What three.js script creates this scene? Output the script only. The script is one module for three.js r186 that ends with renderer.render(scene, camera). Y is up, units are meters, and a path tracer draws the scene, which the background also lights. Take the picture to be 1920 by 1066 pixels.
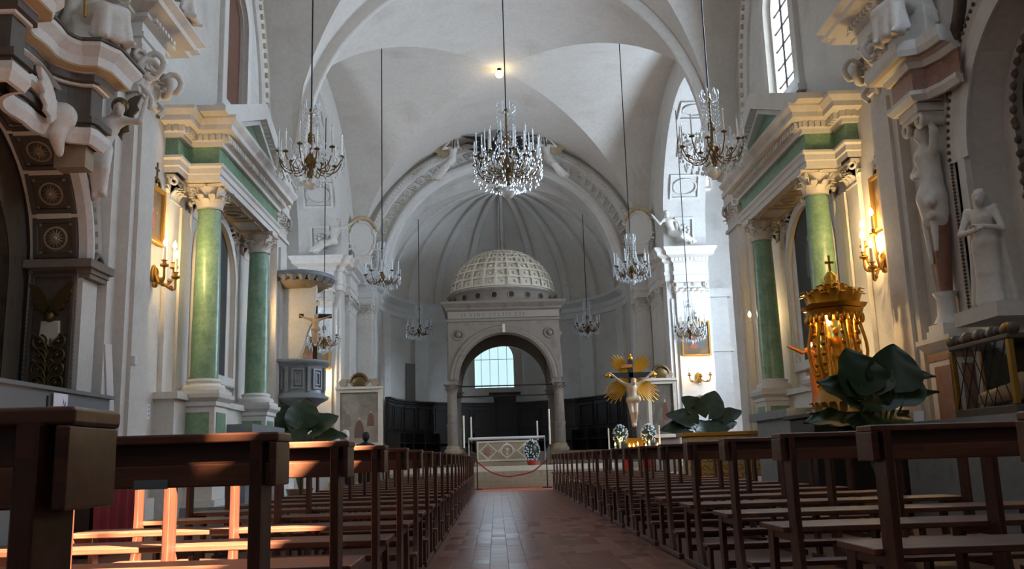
import * as THREE from 'three';
import { mergeGeometries } from 'three/addons/utils/BufferGeometryUtils.js';
import { RoundedBoxGeometry } from 'three/addons/geometries/RoundedBoxGeometry.js';
import { RectAreaLightUniformsLib } from 'three/addons/lights/RectAreaLightUniformsLib.js';

// ---------------------------------------------------------------- camera, sky, sun, daylight, exposure
const scene = new THREE.Scene();
const camera = new THREE.PerspectiveCamera(2 * Math.atan(533 / 1700) * 180 / Math.PI, 1920 / 1066, 0.05, 200);
camera.position.set(0, 0.88, 0);
camera.rotation.order = 'YXZ';
camera.rotation.set(10.86 * Math.PI / 180, -1.29 * Math.PI / 180, -0.03);
scene.add(camera);
const renderer = new THREE.WebGLRenderer({ antialias: true });
renderer.toneMapping = THREE.LinearToneMapping;
renderer.toneMappingExposure = 0.42;
renderer.shadowMap.enabled = true;
RectAreaLightUniformsLib.init();
const SKY = new THREE.Color(0.62, 0.8, 1.0);
scene.background = SKY.clone().multiplyScalar(4);
// sun: high, from behind and to the right, entering through an unseen window behind the camera, shaped to drop it on the pews
const sun = new THREE.DirectionalLight(new THREE.Color(1, 0.86, 0.66), 400);
sun.position.set(-1.7 + 0.62 * 30, 0.5 + 0.62 * 30, -4.6 + 0.48 * 30);
sun.target.position.set(-1.7, 0.5, -4.6);
sun.castShadow = true;
Object.assign(sun.shadow.camera, { left: -14, right: 14, top: 14, bottom: -14, near: 1, far: 70 });
sun.shadow.mapSize.set(2048, 2048);
scene.add(sun, sun.target);
// soft daylight, one area light just inside each glazed opening: [x, y, depth, width, height, direction the glass faces, strength]
const DAY = new THREE.Color(0.62, 0.79, 1.0);
function daylight(x, y, d, w, h, dir, power) {
  const l = new THREE.RectAreaLight(DAY, power, w, h);
  l.position.set(x, y, -d); l.lookAt(x + dir[0], y + dir[1], -d + dir[2]); scene.add(l);
}
daylight(5.45, 9.15, 16.6, 1.25, 2.5, [-1, -0.25, 0], 68);     // clerestory window over the right aedicule
daylight(5.45, 9.15, 7.8, 1.25, 2.5, [-1, -0.3, 0], 56);       // clerestory window of the bay in front of it
daylight(9.9, 6.2, 25.8, 2.4, 4.2, [-1, 0, 0], 75);            // right transept end window
daylight(-9.0, 6.2, 25.8, 1.8, 3.4, [1, 0, 0], 22);             // unseen left transept window, added to brighten the crossing vault
daylight(0.0, 5.0, 38.2, 1.65, 2.5, [0, 0, 1], 7);             // apse window
daylight(0.4, 8.6, -6.7, 2.6, 2.6, [0, -0.15, -1], 3.5);        // fill added behind the camera, shaped as a facade window

// ---------------------------------------------------------------- helpers
function rng(a) { return () => { a |= 0; a = a + 0x6D2B79F5 | 0; let t = Math.imul(a ^ a >>> 15, 1 | a); t = t + Math.imul(t ^ t >>> 7, 61 | t) ^ t; return ((t ^ t >>> 14) >>> 0) / 4294967296; }; }
const rnd = rng(7), rr = (a, b) => a + (b - a) * rnd();
const PI = Math.PI, AX = 0.42, HALF = 5.47;
const V = (x, y, z) => new THREE.Vector3(x, y, z);
const taken = {};
function numbered(n) { if (!(n in taken)) { taken[n] = 0; return n; } return n + '_' + String(++taken[n]).padStart(3, '0'); }
// flat box-projected uv in metres, plain attribute set
function fin(g) {
  if (g.index) g = g.toNonIndexed();
  for (const k of Object.keys(g.attributes)) if (!['position', 'normal', 'uv'].includes(k)) g.deleteAttribute(k);
  if (!g.attributes.normal) g.computeVertexNormals();
  { const P = g.attributes.position, N = g.attributes.normal, A = V(), B = V(), C = V(), Q = V(); for (let i = 0; i < P.count; i += 3) { A.fromBufferAttribute(P, i); B.fromBufferAttribute(P, i + 1); C.fromBufferAttribute(P, i + 2); Q.fromBufferAttribute(N, i).add(new THREE.Vector3().fromBufferAttribute(N, i + 1)).add(new THREE.Vector3().fromBufferAttribute(N, i + 2)); if (B.sub(A).cross(C.sub(A)).dot(Q) < 0) for (const k in g.attributes) { const t = g.attributes[k], z = t.itemSize, R = t.array; for (let j = 0; j < z; j++) { const w = R[(i + 1) * z + j]; R[(i + 1) * z + j] = R[(i + 2) * z + j]; R[(i + 2) * z + j] = w; } } } }
  const p = g.attributes.position, uv = new Float32Array(p.count * 2), a = V(), b = V(), c = V();
  for (let i = 0; i < p.count; i += 3) {
    a.fromBufferAttribute(p, i); b.fromBufferAttribute(p, i + 1); c.fromBufferAttribute(p, i + 2);
    const n = b.clone().sub(a).cross(c.clone().sub(a)), x = Math.abs(n.x), y = Math.abs(n.y), z = Math.abs(n.z);
    [a, b, c].forEach((q, k) => { const u = x > y && x > z ? [q.z, q.y] : y > z ? [q.x, q.z] : [q.x, q.y]; uv[(i + k) * 2] = u[0]; uv[(i + k) * 2 + 1] = u[1]; });
  }
  g.setAttribute('uv', new THREE.BufferAttribute(uv, 2));
  g.morphAttributes = {}; g.clearGroups();
  return g;
}
function flip(g) { const p = g.attributes; for (const k in p) { const A = p[k].array, s = p[k].itemSize; for (let i = 0; i < p[k].count; i += 3) for (let j = 0; j < s; j++) { const t = A[(i + 1) * s + j]; A[(i + 1) * s + j] = A[(i + 2) * s + j]; A[(i + 2) * s + j] = t; } } return g; }
function join(gs) { gs = (Array.isArray(gs) ? gs.flat(3) : [gs]).map(fin); return gs.length === 1 ? gs[0] : mergeGeometries(gs); }
// one named mesh; geometry in the coordinates of M (default world), parent's position taken off
function obj(name, gs, m, parent = scene, M) {
  const g = join(gs);
  if (M) { g.applyMatrix4(M); if (M.determinant() < 0) flip(g); }
  if (parent !== scene) { parent.updateWorldMatrix(true, false); g.applyMatrix4(parent.matrixWorld.clone().invert()); }
  const o = new THREE.Mesh(g, m); o.castShadow = o.receiveShadow = true;
  o.name = parent === scene ? numbered(name) : name; parent.add(o); return o;
}
function tag(o, label, category, group) { o.userData.label = label; o.userData.category = category; if (group) o.userData.group = group; return o; }
function struct(name, gs, m, M) { const o = obj(name, gs, m, scene, M); o.userData.kind = 'structure'; return o; }
function thing(name, label, category, pos = [0, 0, 0], turn = 0, group) {
  const o = new THREE.Group(); o.name = numbered(name); o.position.set(...pos); o.rotation.y = turn; scene.add(o); return tag(o, label, category, group);
}
// local part: geometry given in the thing's own coordinates
function part(name, gs, m, parent) { const o = new THREE.Mesh(join(gs), m); o.name = name; o.castShadow = o.receiveShadow = true; parent.add(o); return o; }
const bx = (x0, x1, y0, y1, z0, z1) => new THREE.BoxGeometry(Math.abs(x1 - x0), Math.abs(y1 - y0), Math.abs(z1 - z0)).translate((x0 + x1) / 2, (y0 + y1) / 2, (z0 + z1) / 2);
const rb = (x0, x1, y0, y1, z0, z1, r = 0.008) => new RoundedBoxGeometry(Math.abs(x1 - x0), Math.abs(y1 - y0), Math.abs(z1 - z0), 1, Math.min(r, Math.abs(x1 - x0) / 2.1, Math.abs(y1 - y0) / 2.1, Math.abs(z1 - z0) / 2.1)).translate((x0 + x1) / 2, (y0 + y1) / 2, (z0 + z1) / 2);
const cyl = (r0, r1, h, x, y, z, n = 12) => new THREE.CylinderGeometry(r1, r0, h, n).translate(x, y + h / 2, z);
const ball = (r, x, y, z, n = 10) => new THREE.SphereGeometry(r, n, Math.max(5, n * 0.7 | 0)).translate(x, y, z);
const lathe = (pts, x = 0, y = 0, z = 0, n = 20) => new THREE.LatheGeometry(pts.map(p => new THREE.Vector2(p[0], p[1])), n).translate(x, y, z);
const tube = (pts, r, n = 10, k = 5) => new THREE.TubeGeometry(new THREE.CatmullRomCurve3(pts.map(p => V(...p))), n, r, k);
function rod(a, b, r, n = 6) { const A = V(...a), B = V(...b), d = B.clone().sub(A), g = new THREE.CylinderGeometry(r, r, d.length(), n); g.translate(0, d.length() / 2, 0); g.applyQuaternion(new THREE.Quaternion().setFromUnitVectors(V(0, 1, 0), d.normalize())); return g.translate(A.x, A.y, A.z); }
const poly = pts => { const s = new THREE.Shape(); pts.forEach((p, i) => i ? s.lineTo(p[0], p[1]) : s.moveTo(p[0], p[1])); s.closePath(); return s; };
const hole = (s, pts) => { s.holes.push(new THREE.Path(pts.map(p => new THREE.Vector2(p[0], p[1])))); return s; };
const ext = (s, d, bevel = 0, seg = 12) => new THREE.ExtrudeGeometry(s, { depth: d, bevelEnabled: bevel > 0, bevelSize: bevel, bevelThickness: bevel, bevelSegments: 1, curveSegments: seg });
// outline of an arched opening: centre c, half width R, sill y0, springing ys, rise (default R)
const archPts = (c, R, y0, ys, n = 24, H = R) => { const o = [[c - R, y0]]; for (let i = 0; i <= n; i++) { const t = PI - PI * i / n; o.push([c + R * Math.cos(t), ys + H * Math.sin(t)]); } o.push([c + R, y0]); return o; };
// sweep a [out, y] profile along a horizontal [x, z] path (out is to the right of travel), mitred
function sweep(path, prof, closed = false) {
  const n = path.length, pos = [], dir = (i, j) => { const a = path[i], b = path[j], l = Math.hypot(b[0] - a[0], b[1] - a[1]) || 1; return [(b[0] - a[0]) / l, (b[1] - a[1]) / l]; };
  const ring = path.map((p, i) => {
    const d0 = closed || i > 0 ? dir((i - 1 + n) % n, i) : dir(0, 1), d1 = closed || i < n - 1 ? dir(i, (i + 1) % n) : dir(n - 2, n - 1);
    const n0 = [-d0[1], d0[0]], n1 = [-d1[1], d1[0]], k = 1 + n0[0] * n1[0] + n0[1] * n1[1], m = [(n0[0] + n1[0]) / Math.max(k, 0.2), (n0[1] + n1[1]) / Math.max(k, 0.2)];
    return prof.map(q => [p[0] + m[0] * q[0], q[1], p[1] + m[1] * q[0]]);
  });
  const quad = (a, b, c, d) => pos.push(...a, ...b, ...c, ...a, ...c, ...d);
  for (let i = 0; i < (closed ? n : n - 1); i++) for (let j = 0; j < prof.length - 1; j++) quad(ring[i][j], ring[i][j + 1], ring[(i + 1) % n][j + 1], ring[(i + 1) % n][j]);
  if (!closed) for (const r of [ring[0], ring[n - 1]]) { const f = THREE.ShapeUtils.triangulateShape(prof.map(q => new THREE.Vector2(q[0], q[1])), []); for (const t of f) pos.push(...r[t[0]], ...r[t[1]], ...r[t[2]]); }
  const g = new THREE.BufferGeometry(); g.setAttribute('position', new THREE.Float32BufferAttribute(pos, 3)); g.computeVertexNormals(); return g;
}
// moulding [r, a] carried round an arc in the xy plane (a along z)
function arcSweep(prof, t0 = 0, t1 = PI, n = 36, ky = 1) {
  const pos = [], at = (q, t) => [q[0] * Math.cos(t), q[0] * Math.sin(t) * ky, q[1]];
  for (let i = 0; i < n; i++) { const a = t0 + (t1 - t0) * i / n, b = t0 + (t1 - t0) * (i + 1) / n; for (let j = 0; j < prof.length - 1; j++) { const A = at(prof[j], a), B = at(prof[j + 1], a), C = at(prof[j + 1], b), D = at(prof[j], b); pos.push(...A, ...B, ...C, ...A, ...C, ...D); } }
  const g = new THREE.BufferGeometry(); g.setAttribute('position', new THREE.Float32BufferAttribute(pos, 3)); g.computeVertexNormals(); return g;
}
// grid surface from f(u, v) -> [x, y, z], smooth
function grid(f, nu, nv) {
  const pos = [], idx = [];
  for (let i = 0; i <= nu; i++) for (let j = 0; j <= nv; j++) pos.push(...f(i / nu, j / nv));
  for (let i = 0; i < nu; i++) for (let j = 0; j < nv; j++) { const a = i * (nv + 1) + j, b = a + nv + 1; idx.push(a, b, b + 1, a, b + 1, a + 1); }
  const g = new THREE.BufferGeometry(); g.setAttribute('position', new THREE.Float32BufferAttribute(pos, 3)); g.setIndex(idx); g.computeVertexNormals(); return g.toNonIndexed();
}
// frame of a side wall: local (a = out from the wall into the nave, y, b = depth); s = 1 right wall, -1 left wall
const side = s => new THREE.Matrix4().set(-s, 0, 0, AX + s * HALF, 0, 1, 0, 0, 0, 0, -1, 0, 0, 0, 0, 1);
const sideAt = (s, a, y, b) => [AX + s * (HALF - a), y, -b];
// local frame for faces looking at the camera: x, y as in the world, z = -depth
const facing = (x, y, d) => new THREE.Matrix4().makeTranslation(x, y, -d);

// smooth-union of tapered capsules, meshed with surface nets: prims [ax,ay,az, bx,by,bz, ra, rb]
function blob(prims, cell, k = 0.05) {
  const lo = [1e9, 1e9, 1e9], hi = [-1e9, -1e9, -1e9];
  for (const p of prims) for (let i = 0; i < 3; i++) { const r = Math.max(p[6], p[7]) + cell * 2; lo[i] = Math.min(lo[i], p[i] - r, p[i + 3] - r); hi[i] = Math.max(hi[i], p[i] + r, p[i + 3] + r); }
  const N = lo.map((l, i) => Math.ceil((hi[i] - l) / cell) + 1), [nx, ny, nz] = N, F = new Float32Array(nx * ny * nz);
  const pr = prims.map(p => { const d = [p[3] - p[0], p[4] - p[1], p[5] - p[2]]; return { p, d, l: d[0] * d[0] + d[1] * d[1] + d[2] * d[2] || 1e-9 }; });
  for (let z = 0, i = 0; z < nz; z++) for (let y = 0; y < ny; y++) for (let x = 0; x < nx; x++, i++) {
    const X = lo[0] + x * cell, Y = lo[1] + y * cell, Z = lo[2] + z * cell; let f = 1e3;
    for (const { p, d, l } of pr) {
      const ex = X - p[0], ey = Y - p[1], ez = Z - p[2], t = Math.min(1, Math.max(0, (ex * d[0] + ey * d[1] + ez * d[2]) / l));
      const g = Math.hypot(ex - d[0] * t, ey - d[1] * t, ez - d[2] * t) - (p[6] + (p[7] - p[6]) * t), h = Math.max(k - Math.abs(f - g), 0) / k;
      f = Math.min(f, g) - h * h * k * 0.25;
    }
    F[i] = f;
  }
  const id = new Int32Array(F.length).fill(-1), pos = [], idx = [], S = [1, nx, nx * ny];
  for (let z = 0; z < nz - 1; z++) for (let y = 0; y < ny - 1; y++) for (let x = 0; x < nx - 1; x++) {
    const i = x + y * nx + z * nx * ny; let s = [0, 0, 0], c = 0, m = 0;
    for (let e = 0; e < 8; e++) if (F[i + (e & 1) + (e >> 1 & 1) * nx + (e >> 2) * nx * ny] < 0) m++;
    if (!m || m === 8) continue;
    for (let e = 0; e < 8; e++) for (let a = 0; a < 3; a++) if (!(e >> a & 1)) { const q = e | 1 << a, o = t => (t & 1) + (t >> 1 & 1) * nx + (t >> 2) * nx * ny, A = F[i + o(e)], B = F[i + o(q)]; if (A < 0 !== B < 0) { const t = A / (A - B); for (let w = 0; w < 3; w++) s[w] += (e >> w & 1) + (w === a ? t : 0); c++; } }
    id[i] = pos.length / 3; pos.push(lo[0] + (x + s[0] / c) * cell, lo[1] + (y + s[1] / c) * cell, lo[2] + (z + s[2] / c) * cell);
  }
  for (let z = 1; z < nz - 1; z++) for (let y = 1; y < ny - 1; y++) for (let x = 1; x < nx - 1; x++) {
    const i = x + y * nx + z * nx * ny;
    for (let a = 0; a < 3; a++) { const A = F[i] < 0, B = F[i + S[a]] < 0; if (A === B) continue; const u = S[(a + 1) % 3], v = S[(a + 2) % 3], q = [id[i], id[i - u], id[i - u - v], id[i - v]]; if (q.some(t => t < 0)) continue; if (A) idx.push(q[0], q[1], q[2], q[0], q[2], q[3]); else idx.push(q[0], q[2], q[1], q[0], q[3], q[2]); }
  }
  const g = new THREE.BufferGeometry(); g.setAttribute('position', new THREE.Float32BufferAttribute(pos, 3)); g.setIndex(idx); g.computeVertexNormals(); return g.toNonIndexed();
}
// a human figure from joints (metres, y up, facing +z); o overrides joints; robe: [folds radius at hem]
function figure(o = {}, cell = 0.03) {
  const J = Object.assign({ head: [0, 1.62, 0.02], neck: [0, 1.44, 0], chest: [0, 1.28, 0], waist: [0, 1.08, 0], pelvis: [0, 0.94, 0],
    shL: [0.18, 1.4, 0], elL: [0.25, 1.12, 0], haL: [0.26, 0.86, 0.06], shR: [-0.18, 1.4, 0], elR: [-0.25, 1.12, 0], haR: [-0.26, 0.86, 0.06],
    hiL: [0.09, 0.9, 0], knL: [0.1, 0.48, 0.02], ftL: [0.11, 0.06, 0], hiR: [-0.09, 0.9, 0], knR: [-0.1, 0.48, 0.02], ftR: [-0.11, 0.06, 0] }, o.j || {});
  const c = (a, b, r, s) => [...J[a], ...J[b], r, s], h = J.head, P = [
    [h[0], h[1] + 0.03, h[2] - 0.01, h[0], h[1] - 0.05, h[2] + 0.02, 0.095, 0.07], [h[0], h[1] - 0.01, h[2] + 0.09, h[0], h[1] - 0.03, h[2] + 0.105, 0.016, 0.02],
    c('neck', 'head', 0.06, 0.055), c('neck', 'chest', 0.07, 0.15), c('chest', 'waist', 0.155, 0.13), c('waist', 'pelvis', 0.13, 0.15), c('shL', 'chest', 0.07, 0.12), c('shR', 'chest', 0.07, 0.12),
    c('shL', 'elL', 0.062, 0.047), c('elL', 'haL', 0.047, 0.034), c('shR', 'elR', 0.062, 0.047), c('elR', 'haR', 0.047, 0.034),
    c('hiL', 'knL', 0.1, 0.07), c('knL', 'ftL', 0.068, 0.045), c('hiR', 'knR', 0.1, 0.07), c('knR', 'ftR', 0.068, 0.045)];
  for (const s of ['L', 'R']) {
    const f = J['ft' + s], ha = J['ha' + s], el = J['el' + s], d = V(ha[0] - el[0], ha[1] - el[1], ha[2] - el[2]).normalize();
    P.push([f[0], f[1] - 0.01, f[2], f[0], f[1] - 0.02, f[2] + 0.17, 0.045, 0.035], [...ha, ha[0] + d.x * 0.1, ha[1] + d.y * 0.1, ha[2] + d.z * 0.1, 0.036, 0.02]);
    for (let q = -1; q < 2; q++) P.push([ha[0] + d.x * 0.06, ha[1] + d.y * 0.06, ha[2] + d.z * 0.06, ha[0] + d.x * 0.16 + q * 0.02, ha[1] + d.y * 0.16, ha[2] + d.z * 0.16 + q * 0.012, 0.014, 0.009]);
  }
  if (o.robe) { const kL = J.knL, kR = J.knR, n = o.folds || 7; for (let i = 0; i < n; i++) { const t = i / (n - 1), f = [J.ftL, J.ftR].map((q, w) => q.map((e, k) => e * (w ? t : 1 - t))), kx = kL.map((e, k) => e * (1 - t) + kR[k] * t), a = (i % 2 ? 1 : -0.6) * 0.06, sp = 1 + 0.35 * Math.abs(t - 0.5) * 2, hx = (f[0][0] + f[1][0]) * sp + (i % 3 - 1) * 0.02; P.push([J.pelvis[0] + (t - 0.5) * -0.16, J.pelvis[1], J.pelvis[2], kx[0], kx[1] + (i % 2 ? 0 : 0.02), kx[2] + a * 0.4, 0.1, i % 2 ? 0.085 : 0.06], [kx[0], kx[1] + (i % 2 ? 0 : 0.02), kx[2] + a * 0.4, hx, f[0][1] + f[1][1] + 0.02 + (i % 2 ? 0 : 0.03), f[0][2] + f[1][2] + a * 1.4, i % 2 ? 0.075 : 0.05, o.robe * (i % 2 ? 0.75 : 0.45)]); } }
  if (o.cape) for (let i = 0; i < 5; i++) { const t = i / 4 - 0.5; P.push([J.chest[0] + t * 0.3, J.chest[1] + 0.12, J.chest[2] - 0.08, J.pelvis[0] + t * 0.5, o.cape, J.pelvis[2] - 0.12 + (i % 2) * 0.05, 0.06, 0.07]); }
  for (const e of o.extra || []) P.push(e);
  return blob(P, cell, o.robe ? 0.028 : 0.045).scale(o.s || 1, o.s || 1, o.s || 1);
}
const wing = (s = 1) => { const p = new THREE.Shape(); p.moveTo(0, 0); p.bezierCurveTo(0.1, 0.35, 0.35, 0.6, 0.75, 0.62); for (const q of [[0.62, 0.42], [0.68, 0.34], [0.52, 0.22], [0.56, 0.12], [0.4, 0.02], [0.42, -0.1], [0.25, -0.14], [0.22, -0.26], [0.05, -0.12]]) p.lineTo(...q); return ext(p, 0.03, 0.012, 6).scale(s, 1, 1); };
// ---------------------------------------------------------------- procedural materials
const lat = (() => { const r = rng(99), a = new Float32Array(65536); for (let i = 0; i < 65536; i++) a[i] = r(); return a; })();
function vn(x, y, per) { const xi = Math.floor(x), yi = Math.floor(y), fx = x - xi, fy = y - yi, u = fx * fx * (3 - 2 * fx), v = fy * fy * (3 - 2 * fy), h = (a, b) => lat[(((a % per + per) % per) * 157 + ((b % per + per) % per) * 311) & 65535]; return (h(xi, yi) * (1 - u) + h(xi + 1, yi) * u) * (1 - v) + (h(xi, yi + 1) * (1 - u) + h(xi + 1, yi + 1) * u) * v; }
function fbm(x, y, per, oct = 4) { let s = 0, a = 0.5, n = 0; for (let i = 0; i < oct; i++) { s += a * vn(x, y, per); n += a; x *= 2; y *= 2; per *= 2; a *= 0.5; } return s / n; }
function tex(size, f, metres = 1, srgb = true) {
  const d = new Uint8Array(size * size * 4);
  for (let y = 0; y < size; y++) for (let x = 0; x < size; x++) { const c = f(x / size, y / size), i = (y * size + x) * 4; for (let k = 0; k < 3; k++) d[i + k] = Math.max(0, Math.min(255, c[k] * 255)); d[i + 3] = 255; }
  const t = new THREE.DataTexture(d, size, size); t.wrapS = t.wrapT = THREE.RepeatWrapping; t.magFilter = THREE.LinearFilter; t.minFilter = THREE.LinearMipmapLinearFilter; t.generateMipmaps = true; if (srgb) t.colorSpace = THREE.SRGBColorSpace; t.repeat.set(1 / metres, 1 / metres); t.needsUpdate = true; return t;
}
const mixc = (a, b, t) => a.map((v, i) => v + (b[i] - v) * t);
const std = (o) => new THREE.MeshStandardMaterial({ side: THREE.DoubleSide, ...o });
const plasterTex = (base, dark, m = 2.4) => tex(384, (u, v) => { const n = fbm(u * 6, v * 6, 6, 5), s = fbm(u * 3 + 9, v * 3, 3, 3), g = fbm(u * 64, v * 64, 64, 2); return mixc(base, dark, Math.max(0, (n - 0.45)) * 0.9 + Math.max(0, s - 0.55) * 0.8).map(c => c + (g - 0.5) * 0.05); }, m);
const bumpTex = tex(256, (u, v) => { const n = fbm(u * 24, v * 24, 24, 4); return [n, n, n]; }, 1.2, false);
const M = {};
M.plaster = std({ map: plasterTex([0.8, 0.785, 0.76], [0.66, 0.64, 0.62]), roughness: 0.86 });
M.vault = std({ map: plasterTex([0.84, 0.82, 0.79], [0.74, 0.71, 0.67], 4), roughness: 0.92 });
M.trim = std({ map: plasterTex([0.83, 0.82, 0.8], [0.7, 0.68, 0.65], 1.7), roughness: 0.7 });
M.stucco = std({ map: plasterTex([0.82, 0.8, 0.77], [0.62, 0.58, 0.53], 0.9), roughness: 0.75 });
M.ochre = std({ map: plasterTex([0.74, 0.66, 0.53], [0.6, 0.51, 0.4], 1.1), roughness: 0.8 });
M.stone = std({ map: plasterTex([0.47, 0.43, 0.385], [0.29, 0.26, 0.235], 1.3), roughness: 0.75 });
M.paleStone = std({ map: plasterTex([0.78, 0.74, 0.67], [0.58, 0.53, 0.47], 1.3), roughness: 0.8 });
M.greyMarble = std({ map: plasterTex([0.5, 0.52, 0.54], [0.33, 0.34, 0.37], 0.8), roughness: 0.35 });
M.green = std({ map: tex(384, (u, v) => { const n = fbm(u * 10, v * 10, 10, 5), g = fbm(u * 48, v * 48, 48, 2); return mixc([0.36, 0.5, 0.4], [0.56, 0.67, 0.56], Math.min(1, n * 0.9 + (g - 0.4) * 0.5)); }, 1.1), roughness: 0.32 });
M.redMarble = std({ map: tex(256, (u, v) => { const n = fbm(u * 8, v * 8, 8, 5), w = Math.abs(Math.sin((u * 3 + n * 2.2) * PI)); return mixc([0.5, 0.33, 0.26], [0.66, 0.56, 0.5], w < 0.08 ? 0.7 : n * 0.5); }, 0.7), roughness: 0.3 });
const woodTex = (a, b, rot, m = 0.9) => { const t = tex(384, (u, v) => { const n = fbm(u * 3, v * 36, 3 * 12, 4), k = fbm(u * 2, v * 9, 18, 3), s = fbm(u * 10, v * 120, 120, 2); return mixc(a, b, Math.min(1, n * 0.6 + k * 0.55 - 0.1)).map(c => c * (0.86 + s * 0.28)); }, m); if (rot) t.rotation = PI / 2; return t; };
const PW = [[0.17, 0.085, 0.06], [0.34, 0.18, 0.115]];
M.wood = std({ map: woodTex(...PW, false), roughness: 0.36, bumpMap: bumpTex, bumpScale: 0.0015 });
M.woodV = std({ map: woodTex(...PW, true), roughness: 0.34, bumpMap: bumpTex, bumpScale: 0.0015 });
M.woodWorn = std({ map: woodTex([0.25, 0.135, 0.09], [0.43, 0.25, 0.165], false), roughness: 0.42, bumpMap: bumpTex, bumpScale: 0.002 });
M.choir = std({ map: woodTex([0.07, 0.05, 0.04], [0.16, 0.11, 0.08], true), roughness: 0.5 });
M.darkOrn = std({ map: plasterTex([0.33, 0.29, 0.25], [0.16, 0.13, 0.11], 0.5), roughness: 0.55 });
M.darkBack = std({ map: plasterTex([0.17, 0.145, 0.125], [0.09, 0.08, 0.07], 0.7), roughness: 0.7 });
M.tan = std({ map: plasterTex([0.6, 0.53, 0.44], [0.42, 0.36, 0.3], 0.6), roughness: 0.7 });
M.gold = std({ color: 0xc8922e, metalness: 0.85, roughness: 0.36 });
M.gilt = std({ color: 0x9c7634, metalness: 0.7, roughness: 0.45 });
M.bronze = std({ color: 0x6a5535, metalness: 0.75, roughness: 0.42 });
M.iron = std({ color: 0x241f1c, metalness: 0.4, roughness: 0.6 });
M.black = std({ color: 0x15110e, roughness: 0.7 });
M.crystal = new THREE.MeshPhysicalMaterial({ color: 0xe4eef6, roughness: 0.08, metalness: 0.25, clearcoat: 1, side: THREE.DoubleSide });
M.candle = std({ color: 0xe9edf0, roughness: 0.45 });
M.wax = std({ color: 0xe8dfc8, roughness: 0.5 });
M.glow = std({ color: 0xfff0c0, emissive: new THREE.Color(1, 0.74, 0.32), emissiveIntensity: 28 });
M.flame = std({ color: 0xffd080, emissive: new THREE.Color(1, 0.6, 0.2), emissiveIntensity: 9 });
M.pane = std({ color: 0xdfe8f0, roughness: 0.6, emissive: new THREE.Color(0.86, 0.95, 1.0), emissiveIntensity: 12 });
M.apsePane = std({ color: 0xd5e6ea, roughness: 0.6, emissive: new THREE.Color(0.62, 0.92, 0.98), emissiveIntensity: 2.3 });
M.leaf = std({ map: plasterTex([0.11, 0.2, 0.1], [0.055, 0.115, 0.06], 0.4), roughness: 0.42 });
M.stem = std({ color: 0x4c6b34, roughness: 0.6 });
M.white = std({ color: 0xdcdcdc, roughness: 0.6 });
M.linen = std({ color: 0xd9dde6, roughness: 0.9 });
M.redCloth = std({ map: plasterTex([0.45, 0.07, 0.11], [0.3, 0.03, 0.06], 0.5), roughness: 0.9 });
M.rope = std({ color: 0xa32a20, roughness: 0.8 });
M.redWax = std({ color: 0xb01c14, roughness: 0.4 });
M.grey = std({ color: 0x626a70, roughness: 0.6 });
M.skin = std({ color: 0xb98d74, roughness: 0.6 });
M.ivory = std({ color: 0xb89c7c, roughness: 0.5 });
M.orange = std({ color: 0xb0672a, roughness: 0.55, metalness: 0.15 });
M.jacket = std({ color: 0x151b2c, roughness: 0.8 });
M.dark = std({ color: 0x16130f, roughness: 0.85 });
M.hairWhite = std({ color: 0xc9c4be, roughness: 0.8 });
M.board = std({ map: plasterTex([0.44, 0.3, 0.24], [0.36, 0.24, 0.19], 0.8), roughness: 0.8 });
M.cotto = [0, 1, 2, 3, 4].map(i => std({ map: plasterTex([0.43 + i * 0.011, 0.255 + i * 0.007, 0.205], [0.32 + i * 0.008, 0.19, 0.155], 0.35 + i * 0.07), roughness: 0.24 + i * 0.02, bumpMap: bumpTex, bumpScale: 0.0012 }));
M.cottoOrange = std({ map: plasterTex([0.72, 0.36, 0.24], [0.58, 0.27, 0.19], 0.5), roughness: 0.45 });  // brighter and more orange than the nave terracotta
M.floor = std({ map: plasterTex([0.4, 0.26, 0.21], [0.28, 0.18, 0.15], 0.6), roughness: 0.4 });
// flat prints: generic old paintings, worn frescoes and lettering drawn on a canvas
function print(w, h, f) { const c = document.createElement('canvas'); c.width = w; c.height = h; f(c.getContext('2d'), w, h); const t = new THREE.CanvasTexture(c); t.colorSpace = THREE.SRGBColorSpace; return t; }
function painting(seed, bg, tones, robes) {
  const r = rng(seed);
  return std({ roughness: 0.5, map: print(256, 384, (g, w, h) => {
    g.fillStyle = bg; g.fillRect(0, 0, w, h);
    for (let i = 0; i < 46; i++) { g.fillStyle = tones[r() * tones.length | 0]; g.globalAlpha = 0.1 + r() * 0.22; g.beginPath(); g.ellipse(r() * w, r() * h, 10 + r() * 60, 8 + r() * 46, r() * 3, 0, 7); g.fill(); }
    robes.forEach(([x, y, s, col]) => { g.globalAlpha = 0.85; g.fillStyle = col; g.beginPath(); g.moveTo(x * w, (y - s * 0.2) * h); g.quadraticCurveTo((x + s * 0.5) * w, y * h, (x + s * 0.42) * w, (y + s) * h); g.lineTo((x - s * 0.42) * w, (y + s) * h); g.quadraticCurveTo((x - s * 0.45) * w, y * h, x * w, (y - s * 0.2) * h); g.fill(); g.fillStyle = '#b9936f'; g.beginPath(); g.ellipse(x * w, (y - s * 0.27) * h, s * 0.13 * w, s * 0.11 * h, 0, 0, 7); g.fill(); });
    g.globalAlpha = 1;
  }) });
}
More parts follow.
